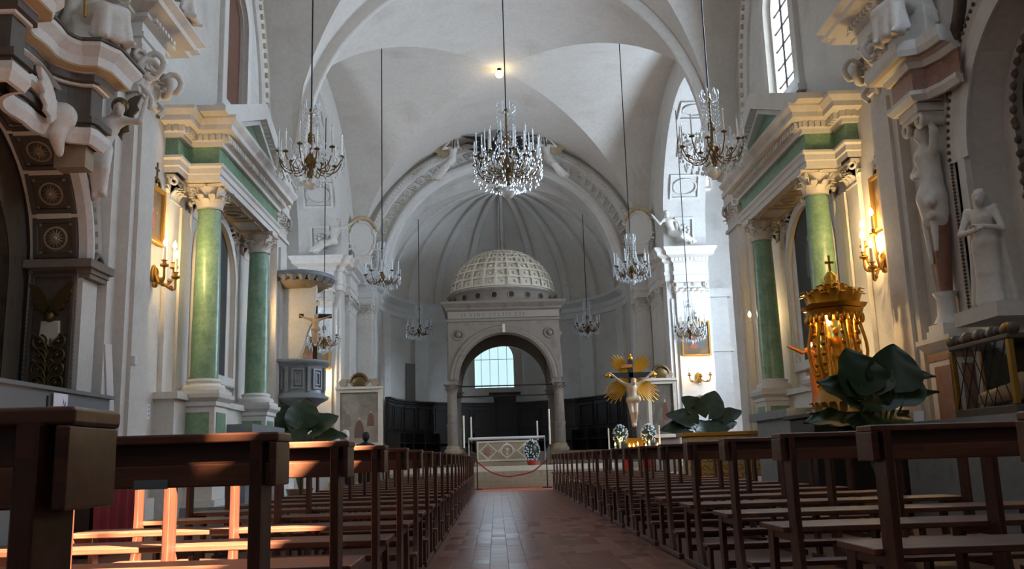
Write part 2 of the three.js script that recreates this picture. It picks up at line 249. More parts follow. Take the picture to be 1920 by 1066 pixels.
// painted picture on a flat outline, uv 0..1 over its own box; standing in local xy
function pict(shape, m, parent, name, Mx) {
  let g = new THREE.ShapeGeometry(shape, 16).toNonIndexed(); const p = g.attributes.position; g.computeBoundingBox(); const b = g.boundingBox, uv = [];
  for (let i = 0; i < p.count; i++) uv.push((p.getX(i) - b.min.x) / (b.max.x - b.min.x), (p.getY(i) - b.min.y) / (b.max.y - b.min.y));
  g.setAttribute('uv', new THREE.Float32BufferAttribute(uv, 2)); if (Mx) { g.applyMatrix4(Mx); if (Mx.determinant() < 0) flip(g); }
  if (parent !== scene) { parent.updateWorldMatrix(true, false); g.applyMatrix4(parent.matrixWorld.clone().invert()); }
  const o = new THREE.Mesh(g, m); o.name = name; o.castShadow = o.receiveShadow = true; parent.add(o); return o;
}
const rect = (x0, x1, y0, y1) => poly([[x0, y0], [x1, y0], [x1, y1], [x0, y1]]);
const frameOf = (x0, x1, y0, y1, t, d) => ext(hole(rect(x0, x1, y0, y1), [[x0 + t, y0 + t], [x1 - t, y0 + t], [x1 - t, y1 - t], [x0 + t, y1 - t]]), d, 0.006);
const XA = (s, a, b) => side(s).multiply(new THREE.Matrix4().makeTranslation(a, 0, b)).multiply(new THREE.Matrix4().makeRotationY(PI / 2)); // local xy drawing put on a side wall: x -> -b
// ---------------------------------------------------------------- the building
const WB = (s, a0) => side(s).multiply(new THREE.Matrix4().set(0, 0, 1, a0, 0, 1, 0, 0, 1, 0, 0, 0, 0, 0, 0, 1));   // drawing (x = depth, y), thickness towards the nave
const XL = AX - HALF, XR = AX + HALF;
struct('floor', bx(XL - 1, XR + 1, -0.3, -0.004, 7.6, -26.2), M.floor);
struct('floor_crossing', bx(XL - 6, XR + 6, -0.3, 0, -26.2, -30), M.cottoOrange);
struct('floor_transept', [bx(XL - 6, XL - 1, -0.3, -0.004, -20.2, -26.2), bx(XR + 1, XR + 6, -0.3, -0.004, -20.2, -26.2)], M.floor);
// terracotta tiles of the aisle: the nearest ones singly, the far ones joined
{
  const tile = fin(rb(-0.0792, 0.0792, -0.012, 0, -0.158, 0.158, 0.002)), floor = scene.getObjectByName('floor'), far = [];
  let n = 0;
  for (let r = 0; r < 60; r++) for (let c = 0; c < 13; c++) {
    const x = -0.56 + 0.0795 + c * 0.1605, d = 7.0 + r * 0.3185 + (c % 2) * 0.159, tx = rr(-0.003, 0.003), tz = rr(-0.004, 0.004), y = rr(0, 0.001);
    if (n < 290) { const m = new THREE.Mesh(tile, M.cotto[rnd() * 5 | 0]); m.position.set(x, y, -d); m.rotation.set(tx, 0, tz); m.name = 'tile'; m.castShadow = m.receiveShadow = true; floor.add(m); n++; }
    else far.push(tile.clone().rotateX(tx).rotateZ(tz).translate(x, y, -d));
  }
  const f = obj('far_tiles', far, M.cotto[2], floor); f.userData.kind = 'stuff';
}
// steps and presbytery
for (let i = 0; i < 4; i++) struct('trim_' + (i + 1), rb(XL - 0.2, XR + 0.2, i * 0.1625, (i + 1) * 0.1625, -(28.5 + i * 0.4), -31.4, 0.015), i === 3 ? M.paleStone : M.tan);
struct('floor_presbytery', bx(XL, XR, 0, 1.1, -31.4, -39.5), M.stone);

// side walls of the nave with their openings
const wallShape = (openings) => { const s = rect(-7.5, 21.2, -0.3, 13.6); openings.forEach(o => hole(s, archPts(...o))); return s; };
const WINB = 16.7, WINR = 0.74;
struct('wall_left', ext(wallShape([[9.35, 1.6, 0, 3.4], [WINB + 0.35, 0.7, 7.9, 9.75]]), 0.6), M.plaster, WB(-1, -0.6));
struct('wall_right', ext(wallShape([[8.9, 1.62, 2.35, 4.35], [WINB, WINR, 7.75, 9.7], [7.8, WINR, 7.75, 9.7], [-1.2, 1.9, 7.55, 9.1]]), 0.6), M.plaster, WB(1, -0.6));
struct('wall_back', bx(XL - 0.6, XR + 0.6, -0.3, 13.6, 7.0, 7.6), M.plaster);
for (const s of [-1, 1]) {
  struct(s < 0 ? 'wall_crossing_left' : 'wall_crossing_right', ext(hole(rect(21.2, 33, -0.3, 13.6), archPts(25.8, 4.2, 0, 7.7, 32)), 1.45), M.plaster, WB(s, -1.45));
  const x0 = AX + s * (HALF + 1.45), x1 = AX + s * 9.9, z = n => n;
  struct(s < 0 ? 'wall_transept_left' : 'wall_transept_right', [bx(x1, x1 + s * 0.5, -0.3, 13.6, -20, -33), bx(x0 - s * 1.4, x1, -0.3, 13.6, -20.6, -21.2), bx(x0, x1, -0.3, 13.6, -31.3, -32)], M.plaster);
}
struct('ceiling_transept', [bx(XL - 6, XL - 1.45, 13.0, 13.6, -20, -33), bx(XR + 1.45, XR + 6, 13.0, 13.6, -20, -33)], M.vault);
struct('ceiling_roof', [bx(XL - 0.6, XR + 0.6, 13.6, 14, 7.6, -20), bx(XL - 6, XR + 6, 13.6, 14, -20, -40)], M.plaster);
struct('wall_chancel', ext(hole(rect(XL - 6, XR + 6, -0.3, 13.6), archPts(AX, 4.7, 1.0, 7.5, 40)), 0.8), M.plaster, facing(0, 0, 33.8));

// groin vaults
function groin(b0, b1, ys, rise, a) {
  const hb = (b1 - b0) / 2, c = (b0 + b1) / 2, webs = [];
  for (const s of [-1, 1]) {
    webs.push(grid((u, v) => { const p = (v - 0.5) * PI, t = Math.max(u, 0.001), q = t * Math.sin(p); return [AX + a * q, ys + rise * Math.sqrt(Math.max(0, 1 - q * q)), -(c + s * hb * t)]; }, 18, 40));
    webs.push(grid((u, v) => { const p = (v - 0.5) * PI, t = Math.max(u, 0.001), q = t * Math.sin(p); return [AX + s * a * t, ys + rise * Math.sqrt(Math.max(0, 1 - q * q)), -(c + hb * q)]; }, 18, 40));
    webs.push(grid((u, v) => { const q = Math.sin((v - 0.5) * PI); return [AX + s * (a + (HALF + 0.02 - a) * u), ys + rise * Math.sqrt(Math.max(0, 1 - q * q)), -(c + hb * q)]; }, 1, 40));
  }
  return webs;
}
struct('ceiling', [groin(-7, 4, 7.9, 5.1, 4.98), groin(4, 12.1, 7.9, 5.1, 4.98), groin(12.1, 20.25, 7.9, 5.1, 4.98)].flat(), M.vault);
struct('ceiling_crossing', groin(20.3, 33, 7.6, 5.27, 5.44), M.vault);
struct('trim_arch', arcSweep([[5.5, 0.06], [4.72, 0.06], [4.69, 0.03], [4.69, -0.1], [5.5, -0.1]], 0, PI, 48), M.vault, facing(AX, 8.0, 20.3));
// wall arches (moulded) round the clerestory, with a bead of small ornaments
for (const s of [-1, 1]) for (const b of [16.15, 8.05]) {
  const o = struct(s < 0 ? 'trim_wall_arch_left' : 'trim_wall_arch_right', arcSweep([[3.42, 0], [3.42, 0.1], [3.3, 0.14], [3.22, 0.1], [3.05, 0.12], [3.0, 0.06], [3.0, 0]], 0.02, PI - 0.02, 40, 1.36), M.trim, WB(s, 0).multiply(new THREE.Matrix4().makeTranslation(b, 7.9, 0)));
  const bead = []; for (let i = 1; i < 60; i++) { const t = PI * i / 60; bead.push(new THREE.BoxGeometry(0.09, 0.09, 0.1).translate(3.14 * Math.cos(t), 3.14 * Math.sin(t) * 1.36, 0.12)); }
  obj('bead_ornament', bead, M.ochre, o, WB(s, 0).multiply(new THREE.Matrix4().makeTranslation(b, 7.9, 0)));
}

// windows: arched frame, glazing bars and separate panes
function archWindow(name, c, R, y0, ys, Mx, paneMat, cols = 3, rows = 5, a = -0.14) {
  const g = new THREE.Group(); g.name = name; g.userData.kind = 'structure'; scene.add(g);
  const T = Mx.clone().multiply(new THREE.Matrix4().makeTranslation(0, 0, a));
  obj('window_frame', ext(hole(poly(archPts(c, R, y0, ys)), archPts(c, R - 0.08, y0 + 0.08, ys)), 0.1), M.trim, g, T);
  const bars = [], top = ys + R; for (let i = 1; i < cols; i++) bars.push(bx(c - R + 2 * R * i / cols - 0.008, c - R + 2 * R * i / cols + 0.008, y0, top - 0.04, 0.01, 0.05));
  for (let i = 1; i <= rows; i++) bars.push(bx(c - R, c + R, y0 + (ys - y0) * i / rows - 0.008, y0 + (ys - y0) * i / rows + 0.008, 0.01, 0.05));
  obj('glazing_bars', bars, M.iron, g, T);
  for (let i = 0; i < cols; i++) for (let j = 0; j <= rows; j++) {
    const x0 = c - R + 2 * R * i / cols, x1 = x0 + 2 * R / cols, z0 = y0 + (ys - y0) * j / rows, z1 = j < rows ? z0 + (ys - y0) / rows : top;
    let s = rect(x0, x1, z0, z1);
    if (j === rows) { const p = [[x0, ys], [x1, ys]]; for (let k = 0; k <= 6; k++) { const x = x1 + (x0 - x1) * k / 6; p.push([x, ys + Math.sqrt(Math.max(0, R * R - (x - c) ** 2))]); } s = poly(p); }
    obj('pane', ext(s, 0.008), paneMat, g, T);
  }
  return g;
}
archWindow('window_1', WINB, WINR, 7.75, 9.7, WB(1, 0), M.pane);
archWindow('window_5', -1.2, 1.9, 7.55, 9.1, WB(1, 0), new THREE.MeshPhysicalMaterial({ color: 0xffffff, transmission: 1, roughness: 0.0, thickness: 0 }), 3, 1, -0.2);  // unseen opening, width and bars chosen to place the sun patches
archWindow('window_2', 7.8, WINR, 7.75, 9.7, WB(1, 0), M.pane, 1, 1);
// moulded splay round the nave windows
for (const [s, b, R] of [[1, WINB, WINR], [-1, WINB + 0.35, 0.7], [1, 7.8, WINR]]) struct('trim_window', [ext(hole(poly(archPts(b, R + 0.24, 7.5, 9.72)), archPts(b, R, 7.75, 9.72)), 0.09, 0.01), bx(b - R - 0.34, b + R + 0.34, 7.4, 7.52, 0, 0.16)], M.trim, WB(s, 0));
struct('door_1', [bx(-1.2, 2.1, 0, 3.8, 6.9, 7.0)], M.choir);
{ // blocked window on the left: brown board set back in the opening
  tag(obj('window_board', ext(poly(archPts(WINB + 0.35, 0.7, 7.9, 9.75)), 0.06), M.board, scene, WB(-1, -0.14)), 'brown board blocking the arched window above the pulpit-side aedicule', 'board');
}
// apse: wall, conch with ribs, cornice and window
const AC = 33.8, AR = 4.7;
const ap = t => [AX + AR * Math.cos(t), -(AC + AR * Math.sin(t))];
{
  const W0 = 0.0, hw = 0.19, c = PI / 2 + 0.088;            // window gap in the wall, radians about the middle
  const wall = (t0, t1, y0, y1) => grid((u, v) => { const p = ap(t0 + (t1 - t0) * u); return [p[0], y0 + (y1 - y0) * v, p[1]]; }, Math.max(2, Math.round((t1 - t0) * 16)), 1);
  struct('wall_apse', [wall(0, c - hw, 1, 7.2), wall(c + hw, PI, 1, 7.2), wall(c - hw, c + hw, 1, 3.75), wall(c - hw, c + hw, 6.2, 7.2)], M.plaster);
  struct('ceiling_apse', grid((u, v) => { const t = PI * u, p = v * PI / 2; return [AX + AR * Math.cos(t) * Math.cos(p), 7.2 + 4.05 * Math.sin(p), -(AC - 0.05 + AR * Math.sin(t) * Math.cos(p))]; }, 48, 20), M.vault);
  for (let i = 1; i < 10; i++) {
    const t = PI * i / 10, w = 0.17, pts = [[-1, 0], [-1, 1], [-0.8, 1.25], [0.8, 1.25], [1, 1], [1, 0]], pos = [];
    const at = (q, p) => { const r = 1 - 0.028 * q[1], k = AR * Math.cos(p) * r, o = q[0] * w * (0.35 + 0.65 * Math.cos(p)); return [AX + Math.cos(t) * k - Math.sin(t) * o, 7.2 + 4.05 * Math.sin(p) * r, -(AC - 0.05 + Math.sin(t) * k + Math.cos(t) * o)]; };
    for (let j = 0; j < 14; j++) for (let k = 0; k < 5; k++) { const p0 = j / 14 * 1.52, p1 = (j + 1) / 14 * 1.52, A = at(pts[k], p0), B = at(pts[k + 1], p0), C = at(pts[k + 1], p1), D = at(pts[k], p1); pos.push(...A, ...B, ...C, ...A, ...C, ...D); }
    const g = new THREE.BufferGeometry(); g.setAttribute('position', new THREE.Float32BufferAttribute(pos, 3)); g.computeVertexNormals();
    obj('rib', g, M.trim, scene.getObjectByName('ceiling_apse'));
  }
  const path = []; for (let i = 0; i <= 28; i++) path.push(ap(PI - PI * i / 28));
  struct('trim_apse_cornice', sweep(path, [[0, 6.55], [0.05, 6.55], [0.05, 6.75], [0.1, 6.8], [0.1, 6.98], [0.28, 7.1], [0.34, 7.14], [0.34, 7.24], [0, 7.3]]), M.trim);
  const G = archWindow('window_3', 0, 0.9, 3.75, 5.02, facing(0.0, 0, 38.35), M.apsePane, 5, 1, 0);
  struct('wall_apse_window_surround', ext(hole(rect(-1.2, 1.2, 3.45, 6.5), archPts(0, 0.88, 3.77, 5.02)), 0.12), M.plaster, facing(0, 0, 38.36));
  // low pilaster strips of the apse wall
  for (const t of [0.22, 0.75, PI - 0.22, PI - 0.75]) { const p = ap(t); struct('trim_apse_pilaster', new THREE.BoxGeometry(0.2, 5.5, 0.7).translate(0, 3.8, 0), M.trim, new THREE.Matrix4().makeTranslation(p[0], 0, p[1]).multiply(new THREE.Matrix4().makeRotationY(t))); }
}
// chancel arch: moulded archivolt with a carved running scroll
{
  const Mx = facing(AX, 7.5, 33);
  const arch = struct('trim_chancel_arch', arcSweep([[5.28, 0], [5.28, 0.2], [5.2, 0.24], [5.12, 0.16], [5.02, 0.16], [4.98, 0.06], [4.62, 0.06], [4.58, 0.14], [4.5, 0.2], [4.42, 0.2], [4.38, 0.1], [4.25, 0.06], [4.2, 0], [4.2, -0.8], [4.7, -0.8]], 0, PI, 64), M.trim, Mx);
  const scroll = []; for (let i = 0; i < 44; i++) { const t = PI * (i + 0.5) / 44, s = i % 2 ? 1 : -1, c = [4.8 * Math.cos(t), 4.8 * Math.sin(t)]; scroll.push(new THREE.TorusGeometry(0.1, 0.032, 5, 10).translate(c[0] + 0.03 * s * Math.cos(t), c[1] + 0.03 * s * Math.sin(t), 0.08), ball(0.04, c[0], c[1], 0.1, 6), tube([[4.66 * Math.cos(t), 4.66 * Math.sin(t), 0.08], [4.8 * Math.cos(t + 0.02), 4.8 * Math.sin(t + 0.02), 0.13], [4.95 * Math.cos(t + 0.035), 4.95 * Math.sin(t + 0.035), 0.08]], 0.03, 4, 4)); }
  obj('carved_scroll', scroll, M.stucco, arch, Mx);
  const dent = []; for (let i = 0; i < 110; i++) { const t = PI * (i + 0.5) / 110; dent.push(new THREE.BoxGeometry(0.08, 0.08, 0.1).rotateZ(t).translate(5.15 * Math.cos(t), 5.15 * Math.sin(t), 0.18)); }
  obj('dentils', dent, M.stucco, arch, Mx);
}

// ---------------------------------------------------------------- classical orders
const leaf3 = (w, h, out, t = 0.02) => { const g = new THREE.BoxGeometry(w, h, t, 2, 6, 1), p = g.attributes.position; for (let i = 0; i < p.count; i++) { const v = (p.getY(i) + h / 2) / h, k = 1 - 0.55 * Math.max(0, v - 0.6) / 0.4, x = p.getX(i); p.setX(i, x * k * (1 + 0.15 * Math.sin(v * 19))); p.setZ(i, p.getZ(i) + out * v * v + (v > 0.82 ? out * 0.5 * (v - 0.82) / 0.18 : 0) - Math.abs(x) * 0.25); p.setY(i, -h / 2 + h * (v > 0.85 ? 0.85 - (v - 0.85) * 0.7 : v) + h / 2); } g.computeVertexNormals(); return g; };
// Corinthian capital for a round shaft of radius r, height h, base at y = 0
function roundCapital(r, h) {
  const o = [lathe([[r * 1.08, 0], [r * 1.12, 0.02 * h], [r * 1.02, 0.05 * h], [r * 1.02, 0.5 * h], [r * 1.35, 0.86 * h], [r * 1.35, 0.88 * h]], 0, 0, 0, 16)];
  for (let row = 0; row < 2; row++) for (let i = 0; i < 8; i++) o.push(leaf3(r * 0.72, h * (row ? 0.62 : 0.4), r * (row ? 0.5 : 0.42)).translate(0, h * 0.05, r * 1.02).rotateY((i + row * 0.5) * PI / 4));
  for (let i = 0; i < 4; i++) { const a = PI / 4 + i * PI / 2; o.push(new THREE.TorusGeometry(r * 0.2, r * 0.085, 5, 10).translate(0, h * 0.76, 0).rotateY(PI / 2).translate(0, 0, r * 1.62).rotateY(a), tube([[0, h * 0.42, r * 1.05], [0, h * 0.66, r * 1.25], [0, h * 0.84, r * 1.55]], r * 0.08, 6, 5).rotateY(a), ball(r * 0.14, 0, h * 0.9, r * 1.45, 6).rotateY(i * PI / 2)); }
  const s = new THREE.Shape(), q = r * 1.72; s.moveTo(-q, -q * 0.86); for (const [x0, y0, x1, y1] of [[0, -q * 0.55, q, -q * 0.86], [q * 0.55, 0, q, q * 0.86], [0, q * 0.55, -q, q * 0.86], [-q * 0.55, 0, -q, -q * 0.86]]) { s.quadraticCurveTo(x0 * 1.3, y0 * 1.3, x1, y1); const nx = y1 < 0 && x1 > 0 ? [q * 0.86, -q] : 0; }
  o.push(ext(s, h * 0.1, 0, 6).rotateX(-PI / 2).translate(0, h * 0.89, 0)); return o;
}
// capital of a flat pilaster: w wide (x), d deep (z from 0 out), height h
function flatCapital(w, d, h) {
  const o = [bx(-w / 2, w / 2, 0, h * 0.9, 0, d), bx(-w / 2 - 0.02, w / 2 + 0.02, 0, h * 0.05, 0, d + 0.02), bx(-w / 2 - 0.07, w / 2 + 0.07, h * 0.88, h, 0, d + 0.08)], n = Math.max(3, Math.round(w / 0.22));
  for (let row = 0; row < 2; row++) for (let i = 0; i < n - row; i++) o.push(leaf3(w / n * 0.95, h * (row ? 0.62 : 0.42), 0.09).translate(-w / 2 + w * (i + 0.5 + row * 0.5) / n, h * 0.05, d));
  for (const s of [-1, 1]) { for (let row = 0; row < 2; row++) o.push(leaf3(d * 0.9, h * (row ? 0.62 : 0.42), 0.09).rotateY(s * PI / 2).translate(s * w / 2, h * 0.05, d / 2)); o.push(new THREE.TorusGeometry(h * 0.13, h * 0.055, 5, 12).rotateY(s * PI / 4).translate(s * (w / 2 + 0.03), h * 0.74, d + 0.05), new THREE.TorusGeometry(h * 0.07, h * 0.03, 5, 8).translate(s * w * 0.12, h * 0.76, d + 0.06)); }
  return o;
}
const dentilsAlong = (x0, x1, y0, y1, z, dp, step = 0.12) => { const o = [], n = Math.max(1, Math.floor(Math.abs(x1 - x0) / step)); for (let i = 0; i < n; i++) { const x = x0 + (x1 - x0) * (i + 0.5) / n; o.push(bx(x - step * 0.3, x + step * 0.3, y0, y1, z, z + dp)); } return o; };
const ENT = [[0, 6.6], [0.03, 6.6], [0.03, 6.78], [0.06, 6.8], [0.06, 6.92], [0.03, 6.94], [0.03, 7.2], [0.12, 7.26], [0.12, 7.36], [0.3, 7.44], [0.32, 7.54], [0.4, 7.64], [0.4, 7.7], [0, 7.76]];
// giant nave pilasters: stepped shaft, leafy capital, block of entablature
for (const s of [-1, 1]) for (const [b0, b1, near] of [[11.45, 12.75, 1], [19.55, 20.95, 0], [3.4, 4.6, 2]]) {
  const c = (b0 + b1) / 2, w = b1 - b0 - 0.5, T = WB(s, 0), P = thing('pilaster', s < 0 ? (near ? 'tall stepped white pilaster behind the leaning white plank' : 'tall white pilaster behind the pulpit') : (near ? 'tall stepped white pilaster behind the large potted plant' : 'tall pale pilaster lit by a small wall bulb'), 'pilaster', sideAt(s, 0, 0, c));
  if (near === 2) tag(P, s < 0 ? 'tall white pilaster beside the first pews on the red cloth side' : 'tall white pilaster beside the first pews on the glass shrine side', 'pilaster');
  obj('shaft', [bx(b0, b1, 0, 6, 0, 0.14), bx(b0 + 0.25, b1 - 0.25, 0, 6, 0, 0.28), bx(b0 + 0.4, b1 - 0.4, 0.9, 5.7, 0, 0.33), bx(b0 - 0.06, b1 + 0.06, 0, 0.5, 0, 0.36), bx(b0 + 0.19, b1 - 0.19, 0.5, 0.7, 0, 0.36), bx(b0 + 0.2, b1 - 0.2, 5.92, 6.0, 0, 0.33)], M.plaster, P, T);
  obj('capital', [...flatCapital(w, 0.28, 0.6).map(g => g.translate(c, 6, 0)), bx(b0, b1, 6, 6.6, 0, 0.14), ...[b0 + 0.12, b1 - 0.12].flatMap(b => flatCapital(0.24, 0.14, 0.6).map(g => g.translate(b, 6, 0))), ...(near === 1 ? [b0 + 0.3, b1 - 0.3].flatMap((b, i) => [new THREE.TorusGeometry(0.13, 0.05, 6, 16).rotateY(i ? 0.7 : -0.7).translate(b, 6.28, 0.42), tube([[b, 6.4, 0.34], [b, 6.5, 0.5], [b, 6.36, 0.62], [b, 6.2, 0.54], [b, 6.26, 0.46]], 0.045, 12, 6), tube([[b, 6.05, 0.3], [b + (i ? -0.1 : 0.1), 5.9, 0.42], [b + (i ? -0.2 : 0.2), 5.78, 0.38]], 0.04, 8, 5)]) : [])], M.stucco, P, T);
  const eh = near === 1 ? 0.55 : 1, et = 6.6 + 1.15 * eh; obj('entablature', [sweep([[0, b1], [0.14, b1], [0.14, b1 - 0.25], [0.3, b1 - 0.25], [0.3, b0 + 0.25], [0.14, b0 + 0.25], [0.14, b0], [0, b0]], ENT.map(q => [q[0] * (near === 1 ? 1.2 : 1), 6.6 + (q[1] - 6.6) * eh])), bx(0, 0.3, 6.6, et, b0 + 0.25, b1 - 0.25), bx(0, 0.14, 6.6, et, b0, b1)], M.trim, P, side(s));
  obj('dentils', [dentilsAlong(b0 + 0.25, b1 - 0.25, 6.6 + 0.66 * eh, 6.6 + 0.76 * eh, 0.42, 0.08, 0.11)], M.trim, P, T).userData.kind = 'stuff';
  if (!near) obj('vault_block', [bx(b0 + 0.3, b1 - 0.3, 7.7, 8.05, 0, 0.74)], M.trim, P, T);
}
// crossing piers: pilasters, capitals and continuous entablature
for (const s of [-1, 1]) {
  const X = AX + s * HALF, P = thing('crossing_pier', s < 0 ? 'white pier with leafy capitals between the pulpit and the apse' : 'white pier with leafy capitals beside the rayed crucifix', 'pier', [X, 0, -31.5]);
  const at = (u, d) => [AX + s * u, -d];
  const shaft = (u0, u1, d, dp) => bx(AX + s * u0, AX + s * u1, 0, 6, -d, -d + dp);
  obj('jamb_shaft', [shaft(5.75, 6.75, 30, 0.14), shaft(5.6, 6.9, 30, 0.06)], M.trim, P);
  obj('inner_shaft', [bx(X - s * 0.16, X, 0, 6, -30.7, -32.3), shaft(4.82, 5.35, 33, 0.3), shaft(4.72, 5.47, 33, 0.12)], M.plaster, P);
  obj('base', shaft(5.55, 6.92, 30, 0.2).scale(1, 0.1, 1), M.trim, P); obj('base', shaft(4.7, 5.45, 33, 0.36).scale(1, 0.35, 1), M.trim, P);
  obj('capital', [...flatCapital(1.0, 0.14, 0.6).map(g => g.translate(AX + s * 6.25, 6, -30)), ...flatCapital(0.53, 0.3, 0.6).map(g => g.translate(AX + s * 5.085, 6, -33)), ...flatCapital(1.6, 0.16, 0.6).map(g => g.rotateY(-s * PI / 2).translate(X, 6, -31.5))], M.stucco, P);
  const path = s > 0 ? [[4.7, 33], [4.82, 33], [4.82, 32.7], [5.35, 32.7], [5.35, 33], [5.47, 33], [5.47, 32.3], [5.31, 32.3], [5.31, 30.7], [5.47, 30.7], [5.47, 30], [5.75, 30], [5.75, 29.86], [6.75, 29.86], [6.75, 30], [6.92, 30]].map(([u, d]) => at(u, d)) : [[6.92, 30], [6.75, 30], [6.75, 29.86], [5.75, 29.86], [5.75, 30], [5.47, 30], [5.47, 30.7], [5.31, 30.7], [5.31, 32.3], [5.47, 32.3], [5.47, 33], [5.35, 33], [5.35, 32.7], [4.82, 32.7], [4.82, 33], [4.7, 33]].map(([u, d]) => at(u, d));
  obj('entablature', sweep(path, ENT), M.trim, P);
  obj('dentil_row', dentilsAlong(AX + s * 5.6, AX + s * 6.9, 7.26, 7.36, -29.8, 0.08, 0.12), M.trim, P).userData.kind = 'stuff'; obj('dentil_row', dentilsAlong(AX + s * 4.82, AX + s * 5.35, 7.26, 7.36, -32.6, 0.08, 0.12), M.trim, P).userData.kind = 'stuff';
  // panelled underside of the transept arch: oval panel and rosette
  const soff = []; for (let i = 0; i < 9; i++) { const t = 0.16 + (PI - 0.32) * i / 8, big = i % 2; const g = big ? [frameOf(-0.42, 0.42, -0.5, 0.5, 0.06, 0.04), new THREE.TorusGeometry(0.3, 0.03, 5, 20).scale(0.9, 1.3, 1)] : [frameOf(-0.42, 0.42, -0.32, 0.32, 0.06, 0.04), new THREE.TorusGeometry(0.16, 0.03, 5, 12), ball(0.08, 0, 0, 0.02, 6), ...[0, 1, 2, 3, 4, 5].map(k => ball(0.06, 0.13 * Math.cos(k * PI / 3), 0.13 * Math.sin(k * PI / 3), 0.01, 5))];
    soff.push(...g.map(q => q.rotateX(-PI / 2).rotateY(PI / 2).rotateX(PI).translate(0, 4.16, 0).rotateX(-(t - PI / 2)).translate(X + s * 0.72, 7.7, -25.8))); }
  obj('arch_soffit_panels', soff, M.trim, scene.getObjectByName(s < 0 ? 'wall_crossing_left' : 'wall_crossing_right'));
}
struct('wall_apse_arch', ext(poly([[AX - 5.6, 13.2], [AX - 5.6, 6.9], ...archPts(AX, 4.68, 6.9, 7.2, 40, 4.03), [AX + 5.6, 6.9], [AX + 5.6, 13.2]]), 0.1), M.plaster, facing(0, 0, 33.86));
// ---------------------------------------------------------------- pediment altars (aedicules) on both walls
function column(P, s, a, b, y0, y1, r, m) {
  const T = side(s), h = 0.4;
  const c = new THREE.Group(); c.name = 'column'; P.add(c);
  obj('column_base', [lathe([[r * 1.55, 0], [r * 1.55, 0.05], [r * 1.45, 0.09], [r * 1.2, 0.1], [r * 1.22, 0.13], [r * 1.3, 0.16], [r * 1.06, 0.19], [0, 0.19]], a, y0, b, 24), bx(a - r * 1.6, a + r * 1.6, y0 - 0.06, y0, b - r * 1.6, b + r * 1.6)], M.trim, c, T);
  obj('shaft', lathe([0, 0.2, 0.4, 0.6, 0.8, 1].map(t => [r * (1 - 0.15 * t * t), 0.19 + (y1 - y0 - h - 0.19) * t]), a, y0, b, 28), m, c, T);
  obj('capital', roundCapital(r * 0.88, h).map(g => g.translate(a, y1 - h, b)), M.stucco, c, T);
}
